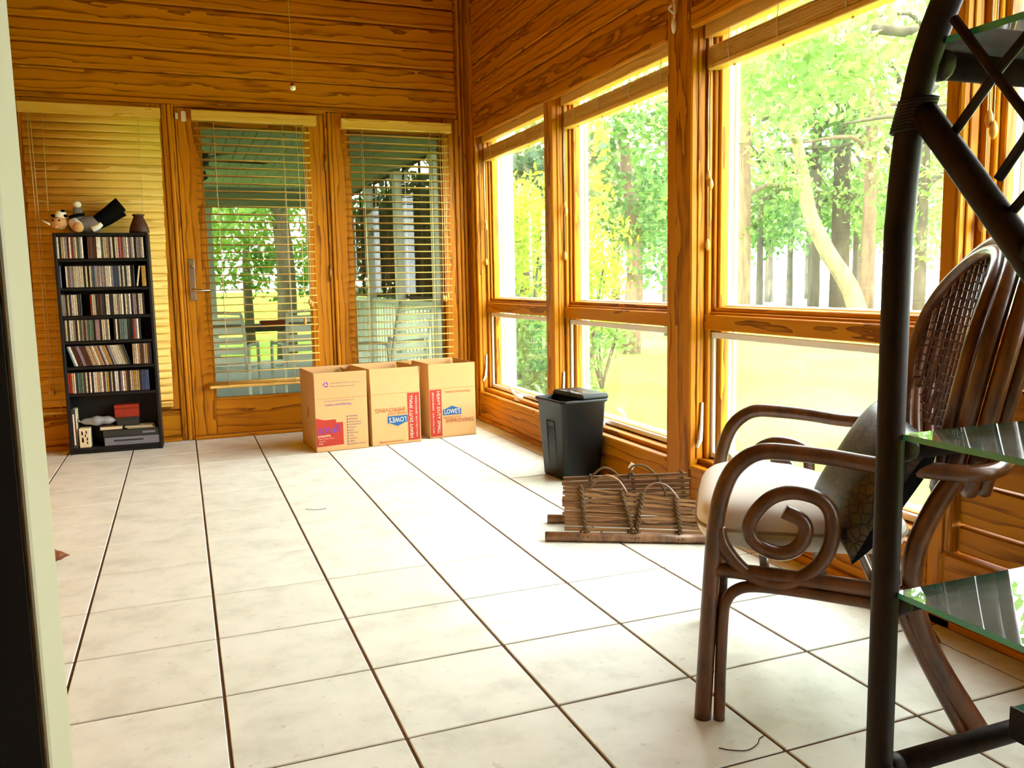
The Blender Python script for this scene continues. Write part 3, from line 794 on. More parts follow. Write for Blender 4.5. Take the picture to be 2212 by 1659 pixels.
m = MB(); m.tube(smooth_path([dl(-.478, 1.288, 3.425), dl(-.452, 1.300, 3.422), dl(-.430, 1.318, 3.428)]), [.018, .026, .014], 12).build('shirt_tail', 'doll_white', doll, smooth=True)
m = MB(); m.ball(dl(-.648, 1.322, 3.44), (.046, .042, .040)); hd = m.build('head', 'doll_tan', doll, smooth=True)
m = MB(); m.ball(dl(-.655, 1.300, 3.402), (.012, .010, .009)); m.build('nose', 'doll_tan', hd, smooth=True)
for ex in (-.672, -.640):
    MB().ball(dl(ex, 1.334, 3.402), (.005, .004, .006), 8, 6).build('eye', 'doll_black', hd, smooth=True)
m = MB(); m.ball(dl(-.637, 1.367, 3.445), (.034, .036, .030)); cp = m.build('cap', 'doll_white', doll, smooth=True)
for px, pz in ((-.672, 1.362), (-.622, 1.388), (-.610, 1.362)):
    MB().ball(dl(px, pz, 3.428), (.012, .018, .009), 10, 7).build('cap_patch', 'doll_black', cp, smooth=True)
MB().tube([dl(-.732, 1.338, 3.43), dl(-.690, 1.312, 3.405)], .006, 8).build('ribbon', 'doll_white', doll, smooth=True)
vz = thing('vase', 'dark brown bell-shaped pottery vase at the rack corner', 'vase', (-.234, 3.465, RH))
MB().lathe([(.040, .0003), (.055, .004), (.054, .02), (.046, .05), (.034, .078), (.027, .094), (.026, .098)], 24).build('body', 'vase_brown', vz, smooth=True)
MB().lathe([(.026, .096), (.034, .104), (.034, .110), (.024, .111), (.022, .100)], 24).build('rim', 'vase_brown', vz, smooth=True)

# ================================================================== MOVING BOXES
def text_mesh(s, size, mat, ax='CENTER'):
    cu = bpy.data.curves.new('lettering', 'FONT'); cu.body = s; cu.size = size; cu.align_x = ax; cu.align_y = 'CENTER'; cu.resolution_u = 2
    to = bpy.data.objects.new('lettering', cu); COL.objects.link(to)
    bpy.context.view_layer.update()
    me = bpy.data.meshes.new_from_object(to.evaluated_get(bpy.context.evaluated_depsgraph_get()))
    bpy.data.objects.remove(to); bpy.data.curves.remove(cu)
    me.materials.clear(); me.materials.append(M[mat]); me.name = 'lettering'
    return me
def letter(parent, s, size, mat, u, v, spin=0, wide=None, y=-.0022, ax='CENTER', name='lettering', sy=1.0):
    me = text_mesh(s, size, mat, ax)
    o = link(name, me, parent, (u, y, v), (R(90), R(-spin), 0))
    if wide:
        xs = [q.co.x for q in me.vertices]; k = wide / max(1e-6, max(xs) - min(xs)); o.scale = (k, k * sy, 1)
    return o
def flat(parent, pts, mat, y=-.0016, name='printed_block'):
    n = len(pts); m = MB()
    m.v = [(p[0], y, p[1]) for p in pts]; m.f = [tuple(range(n))]; m.m = [0]
    o = m.build(name, mat, parent); return o
def badge(parent, u, v, wd, ht, spin=0):
    c = math.cos(R(spin)); s = math.sin(R(spin))
    P = [(-.5, -.5), (.5, -.5), (.5, .18), (.40, .18), (0, .5), (-.40, .18), (-.5, .18)]
    Q = [((a * wd) * c - (b * ht) * s + u, (a * wd) * s + (b * ht) * c + v) for a, b in P]
    flat(parent, Q, 'print_blue', -.0018, 'logo_badge')
    dv = -.14 * ht * c
    letter(parent, "LOWE'S", .03, 'print_white', u, v + dv, spin, wd * .86, -.0026, sy=1.35)
def carton(label, x, y, rot, W, prints, fl=(6, 8, 5, 7)):
    Dp, H, F, th = .385, .305, .150, .004
    t = thing('cardboard_box', label, 'box', (x, y, 0), R(rot), group='open moving boxes by the side window')
    MB().box(0, W, 0, Dp, .0008, .005).build('base_panel', 'cardboard_inside', t)
    def panel(x0, x1, y0, y1):
        return MB().box(x0, x1, y0, y1, .001, H, .0012).build('panel', 'cardboard', t)
    fr = panel(0, W, 0, th); panel(0, W, Dp - th, Dp); panel(0, th, th, Dp - th); panel(W - th, W, th, Dp - th)
    def flap(loc, size, rt):
        v, f = cbox(*size, .0012); m = MB().add(v, f, 0, (0, 0, size[2] / 2)); return m.build('flap', 'cardboard', t, loc, rt)
    ff = flap((W / 2, th / 2, H), (W, th * .8, F), (R(fl[0]), 0, 0)); flap((W / 2, Dp - th / 2, H), (W, th * .8, F), (R(-fl[1]), 0, 0))
    flap((th / 2, Dp / 2, H), (th * .8, Dp - .012, F), (0, R(-fl[2]), 0)); flap((W - th / 2, Dp / 2, H), (th * .8, Dp - .012, F), (0, R(fl[3]), 0))
    MB().box(.004, W - .004, -.0006, .0004, H - .0012, H + .0012).build('crease', 'cardboard_inside', t)
    prints(fr, ff, W)
    # packing tape along the side
    MB().box(-.0006, .0004, Dp * .42, Dp * .56, .18, .24).build('hand_hole', 'cardboard_inside', t)
    return t
def prints1(fr, ff, W):
    flat(fr, [(.002, .032), (.156, .036), (.156, .166), (.116, .166), (.116, .184), (.05, .184), (.002, .197)], 'print_red')
    letter(fr, 'small', .055, 'print_purple', .075, .128, 0, .125)
    letter(fr, 'peque\u00f1a', .02, 'print_white', .045, .094, 0, .072)
    for k, s in enumerate(('16 in. x 12 in. x 12 in.', '1.5 cu. ft.', '65 lbs')):
        letter(fr, s, .010, 'print_white', .013, .077 - k * .014, 0, None, ax='LEFT')
    for k, s in enumerate(('FRAGILE', 'Bedroom', 'Family Room', 'Dining Room', 'Kitchen', 'Bath', 'Basement', 'Attic', 'Laundry', 'Office', "Children's Room")):
        v = .196 - k * .0162
        letter(fr, s, .0135, 'print_grey', .192, v, 0, None, ax='LEFT')
        flat(fr, [(.178, v - .004), (.186, v - .004), (.186, v + .004), (.178, v + .004)], 'print_grey', -.0017, 'check_box')
    letter(fr, 'For tips, boxes and moving supplies visit', .009, 'print_grey', .14, .292, 0, .17)
    letter(fr, 'Lowes.com/Moving', .02, 'print_purple', .133, .270, 0, .150)
    rc = (.065, .082)
    fo = lambda p: (p[0] - W / 2, p[1])
    for k in range(3):
        a = R(90 + 120 * k); b = R(90 + 120 * (k + 1)); q = []
        for rr, aa in ((.016, a + .25), (.016, b - .55), (.021, b - .55), (.013, b - .10), (.006, b - .55), (.009, b - .55), (.009, a + .25)):
            q.append((rc[0] - W / 2 + rr * math.cos(aa), rc[1] + rr * math.sin(aa)))
        flat(ff, q, 'print_purple', -.0024, 'recycling_mark')
    letter(ff, 'Fully recyclable. Reduce and reuse boxes.', .012, 'print_grey', .175 - W / 2, .088, 0, .165, -.0026)
    letter(ff, 'Please recycle after your move', .012, 'print_grey', .162 - W / 2, .070, 0, .138, -.0026)
def prints2(fr, ff, W):
    flat(fr, [(.226, .016), (.300, .016), (.300, .300), (.226, .300)], 'print_red')
    letter(fr, 'HEAVY DUTY SMALL', .03, 'print_white', .247, .158, 90, .258)
    letter(fr, '16 IN x 12 IN x 12 IN   SERVICIO PESADO', .012, 'print_white', .280, .158, 90, .25)
    badge(fr, .160, .140, .124, .062, 180)
    letter(fr, 'NEVER STOP', .02, 'print_brown', .158, .186, 180, .118)
    letter(fr, 'IMPROVING', .03, 'print_brown', .116, .210, 180, .186)
    letter(fr, 'lowes.com/moving', .014, 'print_brown', .120, .018, 180, .150)
def prints3(fr, ff, W):
    flat(fr, [(.003, .012), (.078, .012), (.078, .300), (.003, .300)], 'print_red')
    letter(fr, 'HEAVY DUTY SMALL', .03, 'print_white', .057, .160, -90, .262)
    letter(fr, 'SERVICIO PESADO   16 IN x 12 IN x 12 IN', .012, 'print_white', .022, .160, -90, .25)
    badge(fr, .146, .166, .120, .056, 0)
    letter(fr, 'NEVER STOP', .02, 'print_brown', .146, .122, 0, .115)
    letter(fr, 'IMPROVING', .03, 'print_brown', .196, .100, 0, .180)
    letter(fr, 'lowes.com/moving', .016, 'print_brown', .185, .282, 0, .160)
carton('open cardboard box with red block and purple lettering, in front of the door', .634, 2.812, 4.0, .302, prints1, (3, 2, 1, -22))
carton('open cardboard box printed upside down, middle of the three', .961, 2.846, 7.0, .306, prints2, (-4, 4, 1, 2))
carton('open cardboard box with upright blue badge, beside the right wall', 1.336, 2.932, 4.0, .303, prints3, (-2, 3, -8, 2))

# ================================================================== BLACK SHREDDER BIN
bn = thing('shredder_bin', 'black plastic paper shredder bin standing by the window sill', 'bin', (1.702, 1.690, 0), R(6))
def rrect(a, b, rad, z, n=5):
    out = []
    for sx, sy, a0 in ((1, 1, 0), (-1, 1, 90), (-1, -1, 180), (1, -1, 270)):
        for k in range(n + 1):
            an = R(a0 + 90 * k / n); out.append((sx * (a - rad) + rad * math.cos(an), sy * (b - rad) + rad * math.sin(an), z))
    return out
def loft(rings, cap0=True, cap1=False):
    m = MB(); n = len(rings[0])
    for q in rings: m.v += q
    for i in range(len(rings) - 1):
        for k in range(n):
            l = (k + 1) % n; m.f.append((i * n + k, i * n + l, (i + 1) * n + l, (i + 1) * n + k)); m.m.append(0)
    if cap0: m.f.append(tuple(reversed(range(n)))); m.m.append(0)
    if cap1: m.f.append(tuple((len(rings) - 1) * n + k for k in range(n))); m.m.append(0)
    return m
bin_m = loft([rrect(.098, .104, .020, .001), rrect(.102, .108, .022, .008), rrect(.122, .130, .024, .366), rrect(.132, .140, .026, .374), rrect(.133, .141, .026, .386), rrect(.128, .136, .025, .388), rrect(.118, .126, .022, .380), rrect(.098, .104, .020, .012)], True, True)
bin_m.build('basket', 'black_plastic', bn, smooth=True)
def taper(z): return .098 + (.122 - .098) * z / .366
rib = MB(); fr_ = []
for k in range(9):
    y = -.028 + k * .007
    rib.tube([(-taper(.09) - .0005, y, .09), (-taper(.255) - .0005, y, .255)], .0016, 5)
rib.build('grip_ribs', 'black_plastic', bn, smooth=True)
MB().tube(smooth_path([(-taper(.07) - .001, .036, .07), (-taper(.26) - .001, .036, .26), (-taper(.275) - .001, .024, .275), (-taper(.275) - .001, -.024, .275), (-taper(.26) - .001, -.036, .26), (-taper(.07) - .001, -.036, .07)], 3), .0028, 6).build('panel_edge', 'black_plastic', bn, smooth=True)
hd_ = MB().box(-.028, .132, -.142, .142, .382, .412, .012).box(-.020, .110, -.105, .105, .345, .384, .006)
hd_ = hd_.build('shredder_head', 'black_plastic', bn)
MB().box(.030, .046, -.095, .085, .410, .4132, .002).build('paper_slot', 'cd_case', hd_)
MB().box(-.016, .004, .03, .085, .4115, .4126, .0004).build('label_plate', 'grey_plastic', hd_)
MB().box(-.018, .010, -.08, -.03, .4115, .4126, .0004).build('label_plate', 'grey_plastic', hd_)
MB().box(-.012, .006, -.015, .012, .410, .416, .002).build('switch', 'grey_plastic', hd_)

# ================================================================== BAMBOO SLAT TOTE
ta, tn = Vector((.885, -.466, 0)), Vector((.466, .885, 0))
tp0 = Vector((1.161, .771, 0)); tr0 = tp0 + ta * .29 + tn * .11
tote = thing('bamboo_tote', 'slatted bamboo carrier bound with twine standing on the tiles', 'carrier', tr0)
def tl(a, o, z): return ta * a + tn * o + Vector((0, 0, z)) + tp0 - tr0
rotz = math.atan2(ta.y, ta.x)
def slat_piece(l0, l1, r0, r1, th, mat):
    """slat from its left end (low, high points) to its right end"""
    nrm = (l1 - l0).cross(r0 - l0).normalized() * th
    c = (l0 + l1 + r0 + r1) / 4
    P = [l0, l1, r1, r0]; V = [p - c for p in P] + [p - c + nrm for p in P]
    F = [(0, 1, 2, 3), (7, 6, 5, 4), (0, 4, 5, 1), (1, 5, 6, 2), (2, 6, 7, 3), (3, 7, 4, 0)]
    Ri = Matrix.Rotation(-rotz, 3, 'Z')
    m = MB(); m.add([Ri @ v for v in V], F)
    return m.build('slat', mat, tote, c, (0, 0, rotz))
lerp = lambda a, b, t: a + (b - a) * t
FB = ((.066, .004, .038), (.574, .004, .034)); FT = ((.066, .062, .196), (.545, .058, .146))
def surf(side, t, a):
    """point on a leaf: t 0 bottom .. 1 top, a along 0..1"""
    (lb, rb), (lt, rt_) = (FB, FT) if side == 0 else (((.055, .228, .036), (.555, .228, .036)), ((.058, .150, .205), (.528, .150, .228)))
    b = [lerp(lb[k], rb[k], a) for k in range(3)]; u = [lerp(lt[k], rt_[k], a) for k in range(3)]
    return tl(*[lerp(b[k], u[k], t) for k in range(3)])
for side, n in ((0, 9), (1, 9)):
    for i in range(n):
        g = .16 / n
        j0, j1 = random.uniform(-.018, .012), random.uniform(-.012, .018)
        d0, d1 = random.uniform(-.1, .1) / n, random.uniform(-.1, .1) / n
        slat_piece(surf(side, i / n + g * .5 + d0, j0), surf(side, (i + 1) / n - g + d0, j0), surf(side, i / n + g * .5 + d1, 1 + j1), surf(side, (i + 1) / n - g + d1, 1 + j1), .006, 'oldbamboo')
MB().tube([tl(-.002, 0, .0185), tl(.2, 0, .0178), tl(.4, 0, .0182), tl(.582, 0, .018)], [.0175, .0172, .0176, .017], 10).build('pole', 'bamboo_pole', tote, smooth=True)
MB().tube([tl(-.010, .232, .0178), tl(.3, .232, .0170), tl(.565, .232, .0175)], [.017, .0165, .017], 10).build('pole', 'bamboo_pole', tote, smooth=True)
for side, a0, a1 in ((0, .16, .13), (0, .50, .44), (0, .52, .60), (0, .83, .85), (1, .20, .22), (1, .56, .56), (1, .94, .95)):
    for s in (-1, 1):
        P = []
        for k in range(28):
            t = k / 27; p = surf(side, t * 1.02 - .02, lerp(a0, a1, t) + s * .010 * math.sin(t * math.pi * 9))
            out = tn * (-.006 if side == 0 else .006) + Vector((0, 0, .003)); P.append(p + out + tn * (.003 * math.cos(t * math.pi * 9) * s))
        P.append(P[-1] + tn * (.012 if side == 0 else -.012)); 
        MB().tube(P, .0052, 6).build('twine', 'rope', tote, smooth=True)
    # lashing round the pole
    if side == 0:
        q = surf(0, 0, a0)
        MB().tube([q + ta * (.004 * k - .02) + Vector((0, 0, -.019)) + Vector((0, 0, .020 * math.cos(k * 1.6))) + tn * (.020 * math.sin(k * 1.6)) for k in range(11)], .004, 6).build('lashing', 'rope', tote, smooth=True)
HND = (([(.165, .070, .185), (.178, .066, .206), (.22, .060, .233), (.265, .058, .218), (.298, .056, .170)], .0042),
       ([(.355, .066, .158), (.370, .062, .190), (.405, .058, .207), (.445, .056, .196), (.487, .054, .148)], .0042),
       ([(.160, .150, .195), (.172, .155, .214), (.211, .160, .241), (.251, .160, .226), (.281, .156, .192)], .0048),
       ([(.308, .152, .200), (.316, .156, .244), (.356, .160, .252), (.399, .160, .224), (.436, .158, .165), (.450, .156, .122)], .0046))
for pts, rr in HND:
    MB().tube(smooth_path([tl(*p) for p in pts], 5), rr, 8).build('handle', 'rope' if rr > .0045 else 'bamboo_pole', tote, smooth=True)
MB().box(-.010, .010, -.0015, .0015, -.012, .012).build('paper_tag', 'paper_cream', tote, tl(.318, .158, .248), (0, R(30), rotz))

# ================================================================== RATTAN ARMCHAIR
nf, cb_, cw = Vector((.975, -.528, 0)), Vector((.811, -.585, 0)), Vector((.585, .811, 0))
CW = .55
ch0 = nf + cb_ * .27 + cw * (CW / 2)
chair = thing('rattan_armchair', 'brown rattan armchair with scrolled arms and woven oval back', 'chair', ch0)
def cl_(s, w_, z): return nf + cb_ * s + cw * w_ + Vector((0, 0, z)) - ch0
def ctube(name, pts, r, parent=chair, n=10, k=5, mat='rattan_brown', closed=False):
    P = smooth_path([cl_(*p) for p in pts], k, closed)
    return MB().tube(P, r, n, closed).build(name, mat, parent, smooth=True)
ARM = [(-.007, .000), (0, .155), (.009, .327), (.016, .429), (.027, .496), (.048, .550), (.080, .583), (.115, .596), (.167, .595), (.242, .588), (.322, .576), (.39, .571), (.44, .567), (.50, .565)]
SPI = [(.022, .430), (.033, .391), (.068, .345), (.108, .322), (.146, .316), (.188, .330), (.226, .362), (.246, .405), (.249, .454), (.238, .486), (.212, .505), (.168, .512), (.128, .499), (.097, .466), (.085, .432), (.099, .399), (.142, .381), (.178, .392), (.197, .425), (.190, .453), (.154, .471)]
for side in (0, 1):
    w0 = CW * side; sg = 1 if side == 0 else -1
    pts = [(s, w0, z) for s, z in ARM] + [(.548, w0 + sg * .022, .568), (.580, w0 + sg * .07, .572), (.598, w0 + sg * .14, .575), (.604, CW / 2 - sg * .005, .575)]
    ctube('arm_pole', pts, [.0185, .0165], n=12)
    ctube('leg_brace', [(.028, w0, .0), (.030, w0, .12), (.034, w0, .235), (.040, w0, .268), (.058, w0, .293), (.098, w0, .305), (.198, w0, .300), (.331, w0, .286), (.400, w0 + sg * .004, .278)], .0125)
    ctube('seat_rail', [(.018, w0, .338), (.15, w0, .331), (.33, w0, .316), (.405, w0, .310)], .0165)
    ctube('scroll', [(s, w0 - sg * .001, z) for s, z in SPI], [.0165] * 60 + [.0165 - .011 * (i / 40) ** 3 for i in range(41)] if False else .0155, n=10)
    ctube('back_leg', [(.56, w0 + sg * .045, .0), (.465, w0 + sg * .035, .155), (.420, w0 + sg * .02, .259), (.404, w0 + sg * .012, .346), (.415, w0 + sg * .012, .422), (.446, w0 + sg * .014, .498), (.480, w0 + sg * .014, .560)], .0205, n=12)
    ctube('back_leg_brace', [(.525, w0 + sg * .050, .0), (.455, w0 + sg * .040, .130), (.394, w0 + sg * .028, .256), (.376, w0 + sg * .02, .31)], .0135)
ctube('front_rail', [(.016, .0, .335), (.012, .12, .338), (.012, .43, .338), (.016, .55, .335)], .0165)
ctube('front_rail', [(.030, .0, .240), (.030, .06, .285), (.030, .15, .300), (.030, .40, .300), (.030, .49, .285), (.030, .55, .240)], .0125)
ctube('rear_rail', [(.400, .0, .312), (.400, .55, .312)], .0165)
for q in (.12, .24, .34):
    ctube('seat_slat', [(q, .01, .333 - q * .06), (q, .54, .333 - q * .06)], .010, n=8)
# oval back: nested hoops leaning back and a woven panel
def back_s(z, off=0): return .505 + .20 * (z - .57) + off
def hoop(hw_, top, off, r, bot=.50, cen=.79):
    P = []
    for k in range(25):
        an = R(-52 + k * (284 / 24.))
        x = math.cos(an); y = math.sin(an)
        z = cen + (top - cen) * y if y > 0 else cen + (cen - bot) / .79 * y
        ww = CW / 2 + hw_ * x * (1 if y > 0 else 1 - .10 * (-y))
        curve = .055 * (x * x)
        P.append((back_s(z, off) - curve, ww, z))
    return P
for hw_, top, off, r_ in ((.242, 1.000, .0, .0145), (.272, 1.025, .022, .0175), (.286, 1.036, .056, .0175), (.276, 1.020, .086, .0150)):
    ctube('back_hoop', hoop(hw_, top, off, r_), r_, k=3, n=10)
wp = link('woven_panel', None, chair)
def inpanel(ww):
    x = (ww - CW / 2) / .240
    if abs(x) >= .99: return None
    y = math.sqrt(1 - x * x); return .79 + .208 * y, .79 - .21 * y * 1.0
for i in range(19):
    ww = CW / 2 - .225 + i * .025
    zt, zb_ = inpanel(ww); zb_ = max(zb_, .585)
    x = (ww - CW / 2) / .240
    m = MB()
    for d in (-.0042, .0042):
        m.tube([cl_(back_s(z, .004) - .055 * x * x * .9, ww + d, z) for z in (zb_, (zb_ + zt) / 2, zt)], .0027, 5)
    m.build('reed', 'wicker', wp, smooth=True)
for j in range(20):
    z = .60 + j * .0195
    y = (z - .79) / (.208 if z > .79 else .24)
    hw2 = .236 * math.sqrt(max(.02, 1 - y * y)); m = MB()
    P = []
    for k in range(41):
        u = k / 40 * 2 - 1; ww = CW / 2 + hw2 * u
        ph = math.pi * (ww - CW / 2 + .225) / .025 + math.pi * j
        P.append(cl_(back_s(z, .004) - .055 * (hw2 * u / .24) ** 2 * .9 + .0055 * math.cos(ph), ww, z + .002 * math.sin(ph)))
    MB().tube(P, .0022 if j % 5 else .0036, 5).build('weaver', 'wicker', wp, smooth=True)

# seat cushion
def superbox(fx, fy, fz, e=.35, nu=36, nv=18):
    v = []; f = []
    sp = lambda a, p: math.copysign(abs(a) ** p, a)
    for i in range(nv + 1):
        la = -math.pi / 2 + math.pi * i / nv
        for k in range(nu):
            lo = 2 * math.pi * k / nu
            v.append((fx * sp(math.cos(la), e * 1.3) * sp(math.cos(lo), e), fy * sp(math.cos(la), e * 1.3) * sp(math.sin(lo), e), fz * sp(math.sin(la), .75)))
    for i in range(nv):
        for k in range(nu):
            l = (k + 1) % nu; f.append((i * nu + k, i * nu + l, (i + 1) * nu + l, (i + 1) * nu + k))
    return v, f
v, f = superbox(.222, .246, .066)
vv = []
rot3 = Matrix((cb_, cw, Vector((0, 0, 1)))).transposed()
for p in v:
    s, w_, z = p
    if z > 0: z *= 1.0 - .75 * min(1, max(0, (s + .05) / .20)) ** 1.3 if s > -.05 else 1.0
    z += .006 * (1 - (s / .222) ** 2) * (1 - (w_ / .246) ** 2) * (1 if z > 0 else 0) * (1 if s < .05 else .2)
    vv.append(rot3 @ Vector((s, w_, z)))
cu0 = nf + cb_ * .192 + cw * (CW / 2) + Vector((0, 0, .418))
cush = thing('seat_cushion', 'cream seat cushion with piping on the rattan armchair', 'cushion', cu0 - Vector((0, 0, .068)))
MB().add(vv, f).build('padding', 'cushion_cream', cush, (0, 0, .068), smooth=True)
P = []
for k in range(48):
    lo = 2 * math.pi * k / 48; sp = lambda a, p: math.copysign(abs(a) ** p, a)
    P.append(rot3 @ Vector((.2235 * sp(math.cos(lo), .35), .2475 * sp(math.sin(lo), .35), 0)))
MB().tube(P, .0035, 6, True).build('piping', 'piping_tan', cush, (0, 0, .064), smooth=True)

# sequinned pillow leaning on the chair back
def pillow_mesh(a, th, n=22):
    v = []; f = []
    for sgn in (1, -1):
        for i in range(n + 1):
            for j in range(n + 1):
                x = i / n * 2 - 1; y = j / n * 2 - 1
                ex = 1 - .09 * (1 - y * y) ; ey = 1 - .09 * (1 - x * x)
                h = ((1 - x ** 4) * (1 - y ** 4)) ** .55
                v.append((a * x * ex, a * y * ey, sgn * (th * h + .0015)))
    N = (n + 1) ** 2
    for s_ in (0, 1):
        for i in range(n):
            for j in range(n):
                q = [s_ * N + i * (n + 1) + j, s_ * N + (i + 1) * (n + 1) + j, s_ * N + (i + 1) * (n + 1) + j + 1, s_ * N + i * (n + 1) + j + 1]
                f.append(tuple(q) if s_ == 0 else tuple(reversed(q)))
    for k in range(n):
        e = lambda i, j: i * (n + 1) + j
        for (a1, b1) in ((e(k, 0), e(k + 1, 0)), (e(k + 1, n), e(k, n)), (e(0, k + 1), e(0, k)), (e(n, k), e(n, k + 1))):
            f.append((b1, a1, a1 + N, b1 + N))
    return v, f
v, f = pillow_mesh(.150, .055)
zax = (-cb_ * .86 + Vector((0, 0, .46)) - cw * .22).normalized()
xax = (cw - zax * cw.dot(zax)).normalized(); yax = zax.cross(xax)
spin = Matrix.Rotation(R(-4), 3, 'Z')
rp = Matrix((xax, yax, zax)).transposed() @ spin
pc = nf + cb_ * .335 + cw * .120 + Vector((0, 0, .528))
pil = thing('sequin_pillow', 'black and bronze sequinned throw pillow leaning in the armchair', 'pillow', pc - Vector((0, 0, .17)))
m = MB(); m.add([rp @ Vector(p) for p in v], f)
nfr = 22 * 22
m.m = [0] * nfr + [1] * nfr + [1] * (len(f) - 2 * nfr)
m.build('cover', ['sequin', 'doll_black'], pil, (0, 0, .17), smooth=True)

# ================================================================== RATTAN SHELF UNIT
EX0, EX1, EY0, EY1 = .828, 1.55, -1.160, -1.530
eyc = (EY0 + EY1) / 2
et0 = Vector(((EX0 + EX1) / 2, eyc, 0))
eta = thing('rattan_shelf_unit', 'dark rattan shelf unit with glass shelves at the edge of view', 'shelf unit', et0)
def et(x, y, z): return Vector((x, y, z)) - et0
def etube(name, pts, r, n=12, k=5, mat='rattan_dark', smooth=True):
    P = smooth_path([et(*p) for p in pts], k) if k else [et(*p) for p in pts]
    return MB().tube(P, r, n).build(name, mat, eta, smooth=True)
ER = .0180
for x in (EX0, EX1):
    for y, s in ((EY0, -1), (EY1, 1)):
        etube('post', [(x, y, 0), (x, y, .5), (x, y, .951), (x, y + s * .003, 1.040), (x, y + s * .009, 1.108), (x, y + s * .017, 1.158), (x, y + s * .033, 1.217), (x, y + s * .061, 1.277), (x, y + s * .100, 1.337), (x, eyc, 1.385)], ER, 14)
        etube('cross_brace', [(x, y + s * .017, 1.172), (x, y + s * .100, 1.072), (x, eyc - s * .002, .970)] + ([(x, y + s * .235, .909)] if s < 0 else []), ER * .95, 12, 0)
        etube('thin_rod', [(x - .004, y + s * .076, 1.251), (x - .004, y + s * .168, 1.133), (x - .004, y + s * .225, 1.060)], .0058, 8, 0)
        etube('thin_rod', [(x + .004, y + s * .072, 1.118), (x + .004, y + s * .130, 1.180), (x + .004, y + s * .178, 1.222)], .0058, 8, 0)
        etube('thin_rod', [(x + .004, y + s * .150, 1.016), (x + .004, y + s * .190, 1.056)], .0058, 8, 0)
        wrap = [(x + .0215 * math.cos(a), y + s * (.012 + .0013 * a / 6.28) + .0215 * math.sin(a), 1.132 + .0038 * a / 6.28) for a in [i * math.pi / 6 for i in range(120)]]
        etube('binding', wrap, .0028, 5, 0)
    etube('side_rail', [(x, EY0, .2706), (x, EY1, .2706)], ER * .8, 10, 0)
for y_, sg in ((EY0, -1), (EY1, 1)):
    for z, rr in ((0.2706, .0160), (0.509, .0152), (0.724, .0152), (1.2113, .0168)):
        y = y_ + (sg * .030 if z > 1 else 0)
        etube('shelf_rail', [(EX0, y, z), (EX1, y, z)], rr, 12, 0)
        for x in (EX0 + .023, EX1 - .023):
            etube('collar', [(x - .012, y, z), (x - .006, y, z), (x + .006, y, z), (x + .012, y, z)], [rr + .001, rr + .003, rr + .003, rr + .001], 12, 0, 'rattan_dark')
def glass_shelf(z):
    x0, x1, y0, y1 = EX0 + .004, EX1 - .004, EY1 - .004, EY0 - .014
    m = MB(); v, f = cbox(x1 - x0, y1 - y0, .008, 0)
    m.add(v, f, 0); m.m = [1, 1, 1, 1, 0, 0]
    m.build('glass_shelf', ['shelf_glass_flat', 'glass_edge'], eta, et((x0 + x1) / 2, (y0 + y1) / 2, z + .004))
for z in (0.5247, 0.7397, 1.2286): glass_shelf(z)

# things on the shelf unit
gb = thing('green_book', 'dark green book with black spine on the lowest rails of the shelf unit', 'book', (1.195, -1.31, 0.2868))
def gpart(name, mat, *a): return MB().box(*a).build(name, mat, gb)
gpart('cover', 'green_cloth', -.15, .15, -.12, .12, .0, .006, .001); gpart('cover', 'green_cloth', -.15, .15, -.12, .12, .040, .046, .001)
gpart('pages', 'paper_cream', -.145, .145, -.115, .118, .006, .040, 0); gpart('spine', 'black_lacquer', -.155, -.15, -.121, .121, -.001, .047, .001)
bw = thing('terracotta_bowl', 'small terracotta bowl on the top glass shelf', 'bowl', (1.06, -1.29, 1.2369))
MB().lathe([(.030, 0), (.034, .004), (.055, .030), (.062, .055), (.058, .055), (.050, .030), (.028, .008)], 20).build('bowl_body', 'terracotta', bw, smooth=True)
MB().lathe([(.0625, .050), (.066, .054), (.0625, .059), (.058, .055)], 20).build('rim', 'terracotta', bw, smooth=True)

# ================================================================== SMALL THINGS
pcx, pcy = .424, 1.50
pc_ = thing('pull_chain', 'thin pull chain with red and white bell hanging before the plank wall', 'chain', (pcx, pcy, 1.715))
MB().tube([(0, 0, .02), (0, 0, ZC - 1.716)], .0011, 5).build('chain', 'brass_old', pc_, smooth=True)
MB().lathe([(.003, .024), (.008, .020), (.010, .012), (.010, .010)], 12).build('bell_top', 'red_card', pc_, smooth=True)
MB().lathe([(.0105, .011), (.0115, .004), (.010, -.003), (.004, -.005)], 12).build('bell', 'white_plastic', pc_, smooth=True)
hk = thing('hanging_cord', 'knotted white cord hanging from the top of the wide post', 'cord', (XR - .03, .96, 1.93))
MB().tube(smooth_path([(.005, 0, .25), (0, .002, .12), (0, -.006, .05), (0, .004, .0)]), .0045, 6).build('cord_loop', 'white_plastic', hk, smooth=True)
MB().tube(smooth_path([(0, .012, .075), (-.004, .026, .066), (0, .012, .050), (-.002, -.002, .042)]), .0055, 6).build('knot', 'white_plastic', hk, smooth=True)
MB().lathe([(.003, -.034), (.008, -.022), (.010, -.006), (.008, .012), (.004, .02)], 10).build('tuft', 'doll_white', hk, smooth=True)
MB().tube([(.033, 0, .245), (.0, 0, .245), (-.004, 0, .255)], .003, 6).build('hook', 'brass_old', hk, smooth=True)
sh = thing('ridged_cone', 'small brown ridged cone lying on the tiles by the doorway edge', 'ornament', (-.500, 1.235, .034), R(-12))
prof = []
for i in range(25):
    u = i / 24; prof.append((max(.002, .034 * (1 - u ** 1.6) * (1 + .07 * math.cos(u * 26))), -.05 + u * .098))
MB().lathe(prof, 16, mat=Matrix.Rotation(R(90), 4, 'Y')).build('cone_body', 'shell_brown', sh, smooth=True)
